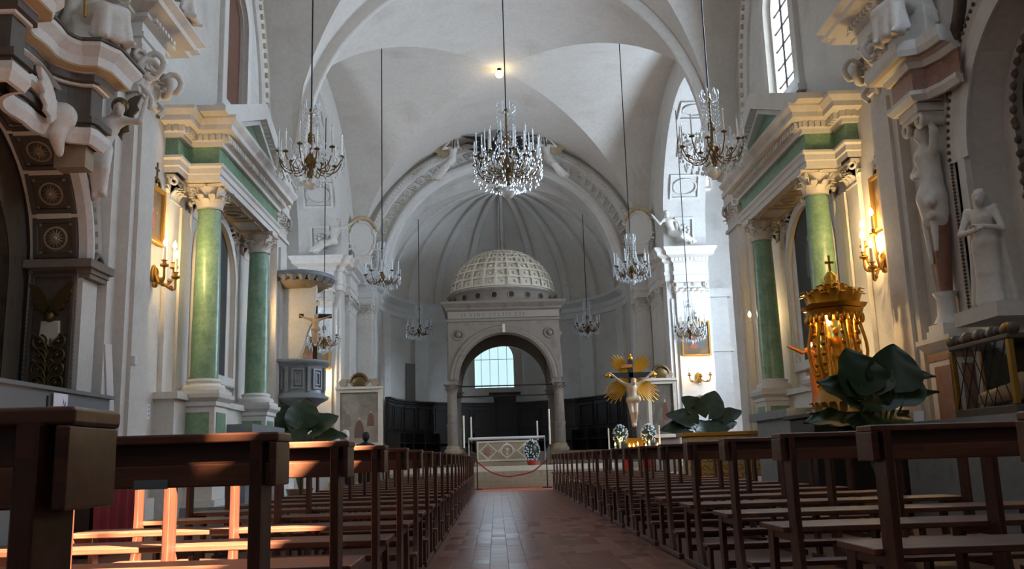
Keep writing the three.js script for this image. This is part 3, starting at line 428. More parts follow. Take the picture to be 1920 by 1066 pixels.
for (const s of [-1, 1]) {
  const T = side(s), D = WB(s, 0), C = 16.03, B0 = 14.45, B1 = 17.6, P = thing('pediment_altar', s < 0 ? 'white altar surround with green marble columns and pediment, under the boarded window' : 'white altar surround with green marble columns and pediment, under the bright window', 'altar', sideAt(s, 0, 0, C));
  // pedestals
  for (const b of [B0, B1]) {
    const g = new THREE.Group(); g.name = 'pedestal'; P.add(g);
    obj('block', [bx(0, 0.8, 0, 0.4, b - 0.4, b + 0.4), bx(0, 0.74, 0.4, 1.85, b - 0.33, b + 0.33), sweep([[0, b + 0.33], [0.74, b + 0.33], [0.74, b - 0.33], [0, b - 0.33]], [[0, 1.8], [0.03, 1.82], [0.03, 1.88], [0.09, 1.94], [0.1, 2.0], [0, 2.0]]), bx(0, 0.8, 1.96, 2.0, b - 0.4, b + 0.4)], M.trim, g, T);
    for (const [q, w] of [[0.745, 0], [0, 1]]) obj('green_panel', w ? bx(0.3, 0.66, 1.0, 1.72, b - 0.34, b - 0.325) : bx(0.73, 0.748, 1.0, 1.72, b - 0.24, b + 0.24), M.green, g, T);
    column(P, s, 0.46, b, 2.06, 5.4, 0.215, M.green);
    obj('wall_pilaster', [bx(0, 0.1, 2, 5.0, b - 0.26, b + 0.26), bx(0, 0.07, 2, 5.4, b - 0.75, b - 0.3), bx(0, 0.07, 2, 5.4, b + 0.3, b + 0.75), ...[-0.52, 0.52].flatMap(o => flatCapital(0.4, 0.07, 0.4).map(q => q.rotateY(PI / 2).translate(0, 5.0, b + o)))], M.trim, P, T);
  }
  obj('dado', [bx(0, 0.3, 0, 1.95, 13.6, 18.5), bx(0, 0.36, 1.9, 2.0, 13.55, 18.55)], M.plaster, P, T);
  const path = [[0, 18.45], [0.22, 18.45], [0.22, 18.0], [0.72, 18.0], [0.72, 14.05], [0.22, 14.05], [0.22, 13.6], [0, 13.6]];
  obj('architrave', [sweep(path, [[0, 5.4], [0, 5.4], [0, 5.5], [0.025, 5.51], [0.025, 5.6], [0.06, 5.63], [0.06, 5.67], [0, 5.67]]), bx(0, 0.715, 5.41, 5.66, 14.06, 17.99)], M.trim, P, T);
  obj('frieze', sweep(path, [[-0.02, 5.66], [-0.02, 5.99]]), M.green, P, T);
  obj('cornice', [sweep(path, [[-0.02, 5.97], [0.04, 5.97], [0.05, 6.03], [0.09, 6.05], [0.09, 6.15], [0.24, 6.17], [0.25, 6.25], [0.32, 6.33], [0.33, 6.38], [-0.02, 6.42]]), bx(0, 0.7, 5.97, 6.4, 14.07, 17.98)], M.trim, P, T);
  obj('dentils', [dentilsAlong(14.0, 18.05, 6.05, 6.15, 0.8, 0.07, 0.1), dentilsAlong(13.6, 14.0, 6.05, 6.15, 0.3, 0.07, 0.1)].flat().concat([0, 1, 2, 3, 4].map(i => bx(13.93, 14.0, 6.05, 6.15, 0.3 + i * 0.1, 0.36 + i * 0.1)), [0, 1].map(i => bx(13.48, 13.55, 6.05, 6.15, 0.06 + i * 0.1, 0.12 + i * 0.1))), M.trim, P, D).userData.kind = 'stuff';
  // soffit panels between the columns
  obj('soffit_panel', [[14.75, 15.5], [15.65, 16.4], [16.55, 17.3]].flatMap(([p, q], i) => [frameOf(p, q, 0.12, 0.62, 0.04, 0.03), ...(i === 1 ? [new THREE.TorusGeometry(0.14, 0.025, 5, 16).translate((p + q) / 2, 0.37, 0.02)] : [])]).map(g => g.rotateX(PI / 2).translate(0, 5.41, 0)).map(g => g.applyMatrix4(new THREE.Matrix4().set(0, 0, 1, 0, 0, 1, 0, 0, 1, 0, 0, 0, 0, 0, 0, 1))), M.ochre, P, T);
  const tri = (h, w) => [[C - w, 6.4], [C + w, 6.4], [C, 6.4 + h]];
  obj('pediment', [ext(hole(poly([[13.5, 6.36], [18.56, 6.36], [18.56, 6.46], [C, 7.5], [13.5, 6.46]]), [[14.35, 6.5], [17.71, 6.5], [C, 7.2]]), 0.95), ext(hole(poly([[14.2, 6.48], [17.86, 6.48], [C, 7.26]]), [[14.75, 6.56], [17.31, 6.56], [C, 7.09]]), 0.82)], M.trim, P, D);
  obj('tympanum', ext(poly([[14.4, 6.46], [17.66, 6.46], [C, 7.18]]), 0.68), M.green, P, D);
  obj('raking_dentils', [-1, 1].flatMap(k => Array.from({ length: 15 }, (_, i) => { const t = (i + 0.6) / 15.5; return new THREE.BoxGeometry(0.06, 0.07, 0.08).translate(C + k * 1.72 * (1 - t), 6.52 + 0.7 * t, 0.86); })), M.trim, P, D).userData.kind = 'stuff';
  // altar table and step in front
  obj('altar_table', [bx(0.3, 1.0, 0, 1.42, 15.0, 17.06), bx(0.2, 1.12, 1.42, 1.56, 14.9, 17.16)], M.greyMarble, P, T);
  obj('altar_step', bx(0, 1.9, 0, 0.3, 14.0, 18.1), M.greyMarble, P, T);
  // arched painting
  const pt = thing('arched_painting', s < 0 ? 'tall arched dark painting in a white frame behind the green columns on the pulpit side' : 'tall arched dark painting with pale clouds behind the green columns on the reliquary side', 'painting', sideAt(s, 0.1, 2.4, C));
  obj('frame', ext(hole(poly(archPts(C, 1.22, 2.35, 4.2)), archPts(C, 1.06, 2.5, 4.2)), 0.14, 0.02), M.trim, pt, WB(s, 0.0));
  pict(poly(archPts(0, 1.08, 2.48, 4.2)), s < 0 ? painting(3, '#16181a', ['#2a2a26', '#20303a', '#3a2c22'], [[0.4, 0.45, 0.34, '#274048'], [0.68, 0.62, 0.26, '#4a3020']]) : painting(8, '#11120f', ['#5d5b50', '#2a2a22', '#77705c'], [[0.45, 0.26, 0.2, '#6b6456'], [0.6, 0.7, 0.24, '#2a2c22']]), pt, 'canvas', XA(s, 0.06, C));
  obj('keystone', [bx(C - 0.1, C + 0.1, 5.32, 5.6, 0, 0.2), ball(0.13, C, 5.5, 0.16, 8)], M.stucco, pt, WB(s, 0));
  for (const k of [-1, 1]) obj('side_ornament', [tube([[C + k * 1.3, 4.6, 0.05], [C + k * 1.42, 4.9, 0.09], [C + k * 1.28, 5.15, 0.05]], 0.04, 8, 5), ball(0.06, C + k * 1.36, 5.2, 0.06, 6), tube([[C + k * 1.4, 4.75, 0.05], [C + k * 1.55, 4.85, 0.08], [C + k * 1.5, 5.05, 0.05]], 0.03, 8, 5)], M.stucco, pt, WB(s, 0));
}

// ---------------------------------------------------------------- large stucco altar on the left wall
{
  const s = -1, T = side(s), D = WB(s, 0), C = 9.35, R = 1.6, A = thing('stucco_altar', 'ornate dark and white arched altar with coffered arch beside the grey cabinet', 'altar', sideAt(s, 0, 0, C));
  obj('niche_shell', [bx(-1.3, -1.2, 0, 5.6, C - 2, C + 2), bx(-1.2, 0, 0, 3.4, C + R, C + R + 0.06), bx(-1.2, 0, 0, 3.4, C - R - 0.06, C - R)], M.darkBack, A, T);
  obj('niche_vault', arcSweep([[R + 0.02, 0], [R + 0.02, -1.2]], 0, PI, 30), M.darkBack, A, WB(s, 0).multiply(new THREE.Matrix4().makeTranslation(C, 3.4, 0)));
  obj('inner_arch', [ext(hole(poly(archPts(C, R, 0, 3.4)), archPts(C, 1.2, 0, 3.2)), 0.2, 0.02)], M.darkOrn, A, WB(s, -0.85));
  pict(poly(archPts(0, 1.2, 0.9, 3.2)), painting(21, '#15110e', ['#2b211a', '#1d1a18', '#3b2d20'], [[0.5, 0.4, 0.3, '#2f2620']]), A, 'altarpiece', XA(s, -1.19, C));
  // jamb pilasters facing each other, carved with scrolls and a pair of wings
  for (const k of [-1, 1]) {
    const g = new THREE.Group(); g.name = 'carved_jamb'; A.add(g); const q = C + k * R, f = -k;
    const J = side(s).multiply(new THREE.Matrix4().makeTranslation(-0.28, 0, q)).multiply(new THREE.Matrix4().makeRotationY(f > 0 ? 0 : PI));
    obj('panel', [bx(-0.26, 0.26, 0.9, 3.3, -0.02, 0.03), frameOf(-0.26, 0.26, 0.95, 3.25, 0.035, 0.05)], M.darkOrn, g, J);
    const orn = []; for (let i = 0; i < 9; i++) for (const e of [-1, 1]) { const y = 1.1 + i * 0.165; orn.push(new THREE.TorusGeometry(0.085, 0.02, 5, 14, 5).rotateZ(i).translate(e * 0.105, y, 0.05), tube([[0, y - 0.14, 0.05], [e * 0.06, y, 0.06], [e * 0.19, y + 0.1, 0.05]], 0.015, 8, 4), ball(0.03, e * 0.105, y, 0.05, 6)); }
    orn.push(ball(0.07, 0, 2.72, 0.06, 8), ...[-1, 1].map(e => wing(e).scale(0.34, 0.42, 1).translate(e * 0.02, 2.86, 0.04)));
    obj('scroll_relief', orn, M.bronze, g, J);
    obj('shield', ext(poly([[-0.1, 2.66], [0.1, 2.66], [0.11, 2.5], [0, 2.38], [-0.11, 2.5]]), 0.05, 0.012), M.paleStone, g, J);
    obj('impost', [bx(-0.6, 0.16, 3.26, 3.32, q - k * 0.02, q + k * 0.5), bx(-0.62, 0.2, 3.32, 3.42, q - k * 0.12, q + k * 0.56), bx(-0.6, 0.14, 3.2, 3.26, q, q + k * 0.46)], M.stone, g, T);
    obj('front_pier', [bx(0, 0.06, 0, 3.2, q, q + k * 0.4)], M.plaster, g, T);
  }
  // coffers with rosettes along the soffit
  for (let i = 0; i < 9; i++) {
    const t = PI * (i + 0.5) / 9, E = WB(s, 0).multiply(new THREE.Matrix4().makeTranslation(C, 3.42, 0)).multiply(new THREE.Matrix4().makeRotationZ(t - PI / 2)).multiply(new THREE.Matrix4().makeTranslation(0, R, -0.28)).multiply(new THREE.Matrix4().makeRotationX(PI / 2));
    const g = new THREE.Group(); g.name = 'coffer'; A.add(g);
    obj('coffer_frame', [frameOf(-0.24, 0.24, -0.26, 0.26, 0.045, 0.05), frameOf(-0.18, 0.18, -0.19, 0.19, 0.02, 0.03), bx(-0.27, 0.27, -0.27, 0.27, -0.02, 0.03)], M.darkOrn, g, E);
    const ro = [new THREE.TorusGeometry(0.135, 0.016, 5, 20), ball(0.035, 0, 0, 0.02, 6)]; for (let k = 0; k < 14; k++) ro.push(new THREE.ConeGeometry(0.018, 0.1, 4).translate(0, 0.075, 0.014).rotateZ(k * PI / 7));
    obj('rosette', ro.map(q => q.translate(0, 0, 0.03)), M.tan, g, E); const kn = []; for (const a of [-1, 1]) for (const b of [-1, 1]) kn.push(ball(0.028, a * 0.17, b * 0.18, 0.02, 5)); obj('corner_knobs', kn, M.tan, g, E).userData.kind = 'stuff';
    if (i) { const t2 = PI * i / 9; obj('pale_band', bx(-0.03, 0.03, -0.2, 0.2, 0, 0.035), M.paleStone, A, WB(s, 0).multiply(new THREE.Matrix4().makeTranslation(C, 3.42, 0)).multiply(new THREE.Matrix4().makeRotationZ(t2 - PI / 2)).multiply(new THREE.Matrix4().makeTranslation(0, R - 0.02, -0.28)).multiply(new THREE.Matrix4().makeRotationX(PI / 2))); }
  }
  const AM = WB(s, 0).multiply(new THREE.Matrix4().makeTranslation(C, 3.42, 0));
  obj('archivolt', arcSweep([[1.98, 0], [1.98, 0.08], [1.9, 0.14], [1.86, 0.06], [1.74, 0.06], [1.7, 0.14], [1.62, 0.16], [1.58, 0.1], [1.58, 0]], 0, PI, 44), M.trim, A, AM);
  const vo = []; for (let i = 0; i < 38; i++) { const t = PI * (i + 0.5) / 38; vo.push(new THREE.BoxGeometry(0.1, 0.06, 0.07).rotateZ(t).translate(1.8 * Math.cos(t), 1.8 * Math.sin(t), 0.08)); }
  for (const t of [0.03, PI - 0.03]) vo.push(new THREE.TorusGeometry(0.12, 0.045, 6, 14).translate(1.82 * Math.cos(t), -0.02, 0.12), ball(0.06, 1.82 * Math.cos(t), -0.02, 0.13, 6));
  obj('carved_beads', vo, M.darkOrn, A, AM);
  // curved broken entablature
  const cur = [[0, 10.42], [0.45, 10.42], [0.45, 10.12]]; for (let i = 0; i <= 10; i++) { const t = i / 10; cur.push([0.43 - 0.4 * Math.sin(t * PI / 2), 10.08 - 0.5 * (1 - Math.cos(t * PI / 2))]); } cur.push([0.05, 9.4], [0.05, 9.3]); for (let i = 10; i >= 0; i--) { const t = i / 10; cur.push([0.43 - 0.4 * Math.sin(t * PI / 2), 8.62 + 0.5 * (1 - Math.cos(t * PI / 2))]); } cur.push([0.45, 8.58], [0.45, 8.28], [0, 8.28]);
  const LY = q => q.map(e => [e[0], e[1] - 0.18]);
  obj('entablature_frieze', sweep(cur, LY([[-0.06, 4.95], [0.02, 4.95], [0.02, 5.05], [-0.03, 5.1], [-0.03, 5.5], [-0.06, 5.5]])), M.darkOrn, A, T);
  obj('cornice', [sweep(cur, LY([[-0.05, 5.48], [0.02, 5.48], [0.05, 5.56], [0.05, 5.62], [0.2, 5.66], [0.22, 5.76], [0.3, 5.86], [0.3, 5.92], [-0.02, 5.96]]))], M.trim, A, T); obj('architrave', [sweep(cur, LY([[-0.05, 4.78], [0.0, 4.78], [0.05, 4.88], [0.05, 4.96], [-0.05, 4.97]]))], M.trim, A, T); obj('block_top', bx(0, 0.44, 5.7, 5.78, 10.1, 10.41), M.trim, A, T);
  for (const [n, q] of [['upper_dark_band', [[0.02, 5.5], [0.07, 5.52], [0.07, 5.6], [0.02, 5.61]]], ['lower_dark_band', [[-0.02, 5.02], [0.06, 5.02], [0.06, 5.1], [-0.02, 5.11]]], ['top_dark_edge', [[0.28, 5.9], [0.32, 5.92], [0.32, 5.95], [0.26, 5.97]]]]) obj(n, sweep(cur, LY(q)), M.darkOrn, A, T);
  obj('cornice_underside', sweep(cur, LY([[0.03, 5.62], [0.19, 5.645], [0.19, 5.66], [0.03, 5.655]])), M.ochre, A, T);
  obj('end_block', [bx(0, 0.39, 4.78, 5.32, 10.17, 10.36), bx(0, 0.36, 4.35, 4.62, 10.16, 10.38), bx(0, 0.39, 5.3, 5.72, 10.17, 10.36)], M.tan, A, T);
  obj('upper_panel', [ext(hole(poly(archPts(C, 0.95, 5.75, 6.6)), archPts(C, 0.78, 5.9, 6.6)), 0.14, 0.02), tube([[C + 1.0, 5.85, 0.1], [C + 1.25, 6.2, 0.14], [C + 1.1, 6.7, 0.12], [C + 0.95, 7.0, 0.1]], 0.1, 14, 7)], M.trim, A, D);
  obj('upper_relief', Array.from({ length: 18 }, (_, i) => ball(0.07 + (i % 3) * 0.025, C + 0.75 - (i % 5) * 0.3, 6.15 + (i * 0.37 % 1), 0.04, 6)), M.ochre, A, D);
  // stucco figures: seated bishop, companions on the cornice, angel on the arch
  const st = (name, label, f, pos, turn, m = M.stucco) => { const g = thing(name, label, 'statue', pos, turn); part('body', f, m, g); return g; };
  const seat = { pelvis: [0, 0.55, 0], waist: [0, 0.72, 0.02], chest: [0, 0.93, 0.04], neck: [0, 1.1, 0.06], head: [0, 1.28, 0.1], shL: [0.19, 1.05, 0.05], shR: [-0.19, 1.05, 0.05], hiL: [0.1, 0.52, 0.05], hiR: [-0.1, 0.52, 0.05], knL: [0.17, 0.5, 0.45], knR: [-0.17, 0.46, 0.42], ftL: [0.15, 0.06, 0.5], ftR: [-0.18, 0.06, 0.4], elL: [0.33, 0.86, 0.2], haL: [0.2, 0.72, 0.44], elR: [-0.36, 0.9, 0.15], haR: [-0.42, 0.78, 0.42] };
  const bishop = st('seated_statue', 'white stucco seated robed bishop on the curved cornice of the dark altar', figure({ j: seat, robe: 0.1, folds: 9, cape: 0.4, s: 0.92, extra: [[0, 1.38, 0.08, 0, 1.56, 0.08, 0.09, 0.03]] }), sideAt(s, 0.3, 5.77, 10.2), PI / 2 - 0.5);
  part('crozier', [rod([-0.38, 0.2, 0.42], [-0.42, 1.55, 0.4], 0.018), new THREE.TorusGeometry(0.09, 0.016, 5, 14, 5).translate(-0.42, 1.64, 0.4)], M.gilt, bishop);
  part('seat_block', [rb(-0.22, 0.22, 0, 0.44, -0.3, 0.0, 0.03)], M.stucco, bishop);
  st('reclining_statue', 'white stucco reclining figure with a raised arm beside the seated bishop', figure({ j: { ...seat, elL: [0.42, 1.25, 0.15], haL: [0.5, 1.52, 0.25] }, robe: 0.1, cape: 0.4, s: 0.85 }), sideAt(s, 0.4, 7.2, 12.1), PI / 2 + 0.3);
  st('small_putto', 'small white stucco child figure on the pilaster cornice by the boarded window', figure({ j: { haL: [0.42, 1.5, 0.2], elL: [0.36, 1.3, 0.1] }, s: 0.55 }), sideAt(s, 0.4, 7.22, 12.65), PI / 2);
  const ang = st('arch_angel', 'white stucco angel leaning on the dark coffered arch with one arm raised', figure({ j: { head: [0.2, 1.3, 0.12], neck: [0.12, 1.18, 0.06], chest: [0.05, 1.05, 0], waist: [-0.02, 0.85, 0], pelvis: [-0.05, 0.7, 0], shL: [0.26, 1.14, 0.06], elL: [0.5, 1.1, 0.15], haL: [0.55, 1.4, 0.1], shR: [-0.1, 1.12, 0.06], elR: [-0.2, 0.86, 0.16], haR: [0.0, 0.74, 0.26], hiL: [0.02, 0.66, 0], hiR: [-0.12, 0.66, 0], knL: [0.06, 0.34, 0.2], knR: [-0.1, 0.3, 0.12], ftL: [0.04, 0.0, 0.04], ftR: [-0.08, -0.04, 0] }, robe: 0.08, s: 0.85 }, 0.025), sideAt(s, 0.22, 4.25, 10.95), 0.25);
  part('wing', wing(-1).scale(0.8, 0.8, 1).translate(-0.05, 0.95, -0.12), M.darkOrn, ang); part('wing', wing(1).scale(0.4, 0.7, 1).translate(0.1, 0.95, -0.12), M.darkOrn, ang);
  part('hair', [ball(0.11, 0.17, 1.16, 0.06, 10).scale(1, 1, 1)], M.bronze, ang);
  const mask = thing('winged_mask', 'white stucco winged head on the dark coffered arch', 'ornament', sideAt(s, 0.16, 4.75, 9.9), PI / 2);
  part('head', [blob([[0, 0, 0, 0, 0.12, 0.03, 0.13, 0.16], [-0.05, -0.1, 0, 0.05, -0.3, 0, 0.1, 0.05], [0, 0.02, 0.15, 0, 0.06, 0.16, 0.03, 0.03]], 0.03)], M.stucco, mask);
  for (const e of [-1, 1]) part('wing', wing(e).scale(0.6, 0.6, 1).translate(e * 0.12, 0.1, 0), M.stucco, mask);
}

// ---------------------------------------------------------------- white stucco altar on the right wall
{
  const s = 1, T = side(s), D = WB(s, 0), C = 8.9, R = 1.62, A = thing('white_stucco_altar', 'pale stucco arched altar with herm figure and red marble pedestal by the glass shrine', 'altar', sideAt(s, 0, 0, C));
  obj('niche_shell', [bx(-0.5, -0.44, 2.3, 6.1, C - 1.8, C + 1.8), bx(-0.5, 0, 2.25, 2.35, C - R, C + R)], M.plaster, A, T);
  obj('niche_reveal', arcSweep([[R, 0], [R, -0.45]], 0, PI, 36), M.plaster, A, WB(s, 0).multiply(new THREE.Matrix4().makeTranslation(C, 4.35, 0)));
  obj('archivolt', [arcSweep([[2.0, 0], [2.0, 0.07], [1.9, 0.1], [1.84, 0.05], [1.7, 0.06], [1.6, 0.03], [1.6, 0]], 0, PI, 40)], M.trim, A, WB(s, 0).multiply(new THREE.Matrix4().makeTranslation(C, 4.35, 0)));
  const bd = []; for (let i = 0; i < 64; i++) { const t = PI * (i + 0.5) / 64; bd.push(ball(0.028, 1.9 * Math.cos(t), 4.35 + 1.9 * Math.sin(t), 0.1, 5)); } for (const k of [-1, 1]) for (let i = 0; i < 44; i++) bd.push(ball(0.022, k * 1.9, 2.4 + i * 0.045, 0.09, 5));
  obj('bead_string', bd.map(g => g.translate(C, 0, 0)), M.darkOrn, A, D);
  for (const k of [-1, 1]) {
    const q = C + k * 2.22;
    const g = new THREE.Group(); g.name = 'pedestal'; A.add(g);
    obj('block', [bx(0, 0.34, 0, 2.05, q - 0.34, q + 0.34), bx(0, 0.12, 0, 2.05, q - k * 0.34, q - k * 1.0), sweep([[0, q + 0.34], [0.34, q + 0.34], [0.34, q - 0.34], [0, q - 0.34]], [[0, 2.02], [0.03, 2.05], [0.1, 2.14], [0.1, 2.2], [0, 2.2]]), bx(0, 0.2, 2.05, 2.2, q - k * 0.34, q - k * 1.05)], M.trim, g, T);
    obj('red_marble_panel', [bx(0.335, 0.348, 1.0, 1.85, q - 0.2, q + 0.2), bx(0.08, 0.28, 1.0, 1.85, q - 0.346, q - 0.335)], M.redMarble, g, T);
    obj('red_band', [bx(0.0, 0.352, 1.92, 2.02, q - 0.352, q + 0.352)], M.redMarble, g, T);
    obj('strip', [bx(0, 0.05, 2.2, 5.4, q - k * 0.34, q - k * 0.56), bx(0, 0.05, 0, 5.6, q - 0.4, q + 0.4)], M.trim, A, T);
    // herm: tapering red marble shaft growing into a draped figure that carries an Ionic capital
    const H = thing('herm_figure', k > 0 ? 'white draped herm figure on a red marble shaft beside the candle sconce' : 'white draped herm figure on the side of the niche away from the sconce', 'statue', sideAt(s, 0.2, 2.2, q), -PI / 2); H.scale.setScalar(0.945);
    part('foot', [rb(-0.24, 0.24, 0, 0.1, -0.2, 0.2, 0.01), rb(-0.2, 0.2, 0.1, 0.18, -0.18, 0.18, 0.01), lathe([[0.2, 0.18], [0.13, 0.3], [0.12, 0.52], [0.17, 0.6], [0, 0.6]], 0, 0, 0, 8)], M.trim, H);
    part('shaft', new THREE.CylinderGeometry(0.19, 0.1, 1.05, 4).rotateY(PI / 4).translate(0, 1.1, 0), M.redMarble, H);
    part('drapery_tail', [blob([[-0.06, 1.6, 0.1, 0, 1.0, 0.12, 0.07, 0.03], [0.1, 1.6, 0.08, 0.12, 1.15, 0.1, 0.06, 0.03], [-0.16, 1.6, 0.05, -0.17, 1.2, 0.06, 0.05, 0.02]], 0.03)], M.stucco, H);
    part('body', blob([[0, 1.6, 0, 0, 1.9, 0.02, 0.17, 0.2], [0, 1.9, 0.02, 0.03, 2.2, 0, 0.19, 0.13], [0.03, 2.2, 0, -0.02, 2.48, 0.02, 0.13, 0.17], [-0.02, 2.5, 0.02, 0, 2.68, 0.04, 0.07, 0.06], [0, 2.76, 0.06, 0, 2.84, 0.05, 0.085, 0.1], [0, 2.76, 0.15, 0, 2.78, 0.16, 0.02, 0.02], [0.16, 2.54, 0, 0.28, 2.76, 0.03, 0.065, 0.055], [0.28, 2.76, 0.03, 0.2, 3.0, 0.04, 0.05, 0.04], [-0.18, 2.54, 0, -0.26, 2.3, 0.1, 0.065, 0.05], [-0.26, 2.3, 0.1, -0.05, 2.2, 0.2, 0.05, 0.04], [-0.2, 1.95, 0.08, 0.2, 1.8, 0.14, 0.06, 0.07], [-0.22, 1.78, 0.06, 0.16, 1.62, 0.12, 0.05, 0.06], [0.12, 2.05, 0.08, -0.16, 2.3, 0.08, 0.04, 0.05]], 0.026, 0.04), M.stucco, H);
    part('ionic_capital', [rb(-0.24, 0.24, 2.98, 3.06, -0.2, 0.2, 0.01), ...[-1, 1].map(e => new THREE.TorusGeometry(0.08, 0.035, 6, 14).translate(e * 0.2, 2.94, 0.16)), ...[-1, 1].map(e => new THREE.CylinderGeometry(0.08, 0.08, 0.3, 12).rotateX(PI / 2).translate(e * 0.2, 2.94, 0)), rb(-0.27, 0.27, 3.06, 3.18, -0.22, 0.22, 0.01)], M.stucco, H);
  }
  const q = C + 2.22, cur = [[0, q + 0.32], [0.46, q + 0.32], [0.46, q - 0.3], [0.3, q - 0.36], [0.2, q - 0.6], [0.16, q - 0.9]], cur2 = [[0.16, C - 1.32], [0.2, C - 1.62], [0.3, C - 1.86], [0.46, C - 1.92], [0.46, C - 2.54], [0, C - 2.54]];
  const RY = g => g.map(e => [e[0] > 0.25 ? e[0] - 0.08 : e[0], 5.2 + (e[1] - 5.36) * 0.77]);
  for (const c of [cur, cur2]) { obj('frieze', sweep(c, RY([[-0.05, 5.5], [-0.02, 5.5], [-0.02, 5.95], [-0.05, 5.95]])), M.redMarble, A, T);
  obj('cornice', sweep(c, RY([[-0.05, 5.92], [0.02, 5.92], [0.06, 6.02], [0.2, 6.06], [0.22, 6.16], [0.3, 6.26], [0.3, 6.32], [-0.12, 6.36]])), M.trim, A, T); obj('architrave', sweep(c, RY([[-0.05, 5.36], [0.0, 5.36], [0.05, 5.45], [0.05, 5.52], [-0.05, 5.52]])), M.trim, A, T);
  obj('cornice_underside', sweep(c, RY([[0.05, 6.03], [0.19, 6.05], [0.19, 6.06], [0.05, 6.055]])), M.ochre, A, T); }
  obj('end_block', [bx(0, 0.42, 5.22, 5.95, q - 0.28, q + 0.3)], M.trim, A, T);
  obj('keystone_scrolls', [-1, 1].flatMap(e => [new THREE.TorusGeometry(0.2, 0.08, 6, 16).translate(C + e * 0.42, 6.3, 0.2), tube([[C + e * 0.5, 6.4, 0.2], [C + e * 0.85, 6.3, 0.22], [C + e * 1.15, 6.05, 0.15], [C + e * 1.4, 5.75, 0.12]], 0.08, 12, 6), ball(0.14, C + e * 0.85, 6.42, 0.2, 8)]).concat([ball(0.22, C, 6.3, 0.2, 10)]), M.darkOrn, A, D);
  obj('mensa', [bx(0, 1.0, 0, 1.06, C - 2.2, C + 2.0), bx(-0.4, 1.08, 1.06, 1.16, C - 2.4, C + 2.2)], M.greyMarble, A, T);
  obj('lower_wall', [bx(0, 0.1, 1.16, 2.35, C - 2.2, C + 2.2)], M.plaster, A, T);
  // painting with carved frame in the niche
  const p = thing('niche_painting', 'dark painting in a carved brown frame inside the stucco niche', 'painting', sideAt(s, -0.4, 3.2, C));
  obj('frame', ext(hole(poly(archPts(C, 1.15, 3.3, 4.6)), archPts(C, 0.95, 3.5, 4.6)), 0.1, 0.02), M.darkOrn, p, WB(s, -0.44));
  obj('carving', Array.from({ length: 26 }, (_, i) => { const t = i / 25 * PI; return ball(0.055, C + 1.12 * Math.cos(t), 4.6 + 1.12 * Math.sin(t), -0.32, 6); }).concat(Array.from({ length: 16 }, (_, i) => ball(0.055, C + (i % 2 ? 1 : -1) * 1.1, 3.35 + (i >> 1) * 0.17, -0.32, 6)), Array.from({ length: 12 }, (_, i) => ball(0.06, C - 1 + i * 0.18, 3.32, -0.32, 6))), M.darkOrn, p, D);
  pict(poly(archPts(0, 0.97, 3.48, 4.6)), painting(31, '#0d0e0e', ['#1c1a16', '#201c18', '#15181a'], [[0.5, 0.5, 0.3, '#1d1a16']]), p, 'canvas', XA(s, -0.4, C));
  // figures
  const seat = { pelvis: [0, 0.55, 0], waist: [0, 0.72, 0.02], chest: [0, 0.93, 0.04], neck: [0, 1.1, 0.06], head: [0.04, 1.28, 0.1], shL: [0.19, 1.05, 0.05], shR: [-0.19, 1.05, 0.05], hiL: [0.1, 0.52, 0.05], hiR: [-0.1, 0.52, 0.05], knL: [0.17, 0.5, 0.42], knR: [-0.17, 0.44, 0.4], ftL: [0.2, 0.06, 0.46], ftR: [-0.14, 0.06, 0.36], elL: [0.36, 0.84, 0.16], haL: [0.26, 0.62, 0.4], elR: [-0.34, 0.82, 0.2], haR: [-0.2, 0.7, 0.45] };
  const st = (name, label, f, pos, turn) => { const g = thing(name, label, 'statue', pos, turn); part('body', f, M.stucco, g); return g; };
  const sw = st('seated_robed_statue', 'white stucco seated robed figure on the cornice above the herm', figure({ j: seat, robe: 0.1, folds: 9, cape: 0.3, s: 1.05 }), sideAt(s, 0.3, 5.97, 11.0), -PI / 2 + 0.5);
  part('seat_block', rb(-0.3, 0.3, 0, 0.5, -0.35, 0.1, 0.03), M.stucco, sw);
  st('cornice_putto', 'small white stucco winged child on the pilaster cornice by the bright window', figure({ j: { haR: [-0.45, 1.45, 0.2], elR: [-0.38, 1.25, 0.1] }, s: 0.6 }), sideAt(s, 0.4, 7.22, 12.3), -PI / 2);
  const hood = st('hooded_statue', 'pale hooded robed statue standing above the gilded glass shrine', figure({ j: { head: [0.02, 1.56, 0.1], haL: [0.08, 1.12, 0.24], elL: [0.28, 1.08, 0.1], haR: [-0.04, 1.08, 0.25], elR: [-0.28, 1.08, 0.1] }, robe: 0.12, folds: 9, cape: 0.1, s: 0.78 }, 0.025), sideAt(s, 0.38, 2.36, 9.75), -PI / 2 + 0.75);
  part('hood', blob([[0.01, 1.28, 0.01, 0, 1.12, -0.06, 0.075, 0.09]], 0.03), M.stucco, hood);
  obj('plinth', bx(0, 0.6, 2.2, 2.36, 9.3, 10.2), M.trim, A, T);
  // shrine and card on the mensa
  const sh = thing('glass_shrine', 'gilded carved glass shrine on the dark altar table under the hooded statue', 'shrine', sideAt(s, 0.62, 1.16, 9.4), -PI / 2);
  part('black_back_sheet', [bx(-0.56, 0.56, 0.1, 0.74, -0.18, -0.17)], M.black, sh); part('case', [rb(-0.6, 0.6, 0, 0.1, -0.2, 0.2, 0.02), rb(-0.6, 0.6, 0.74, 0.8, -0.2, 0.2, 0.02), bx(-0.55, 0.55, 0.1, 0.74, -0.2, -0.18)], M.darkOrn, sh);  // black sheet added at the back so the interior reads dark
  for (const [x, z] of [[-0.57, 0.17], [0.57, 0.17], [-0.57, -0.17], [0.57, -0.17]]) part('gilded_post', [rb(x - 0.03, x + 0.03, 0.1, 0.74, z - 0.03, z + 0.03, 0.01), ball(0.05, x, 0.86, z, 8)], M.gilt, sh);
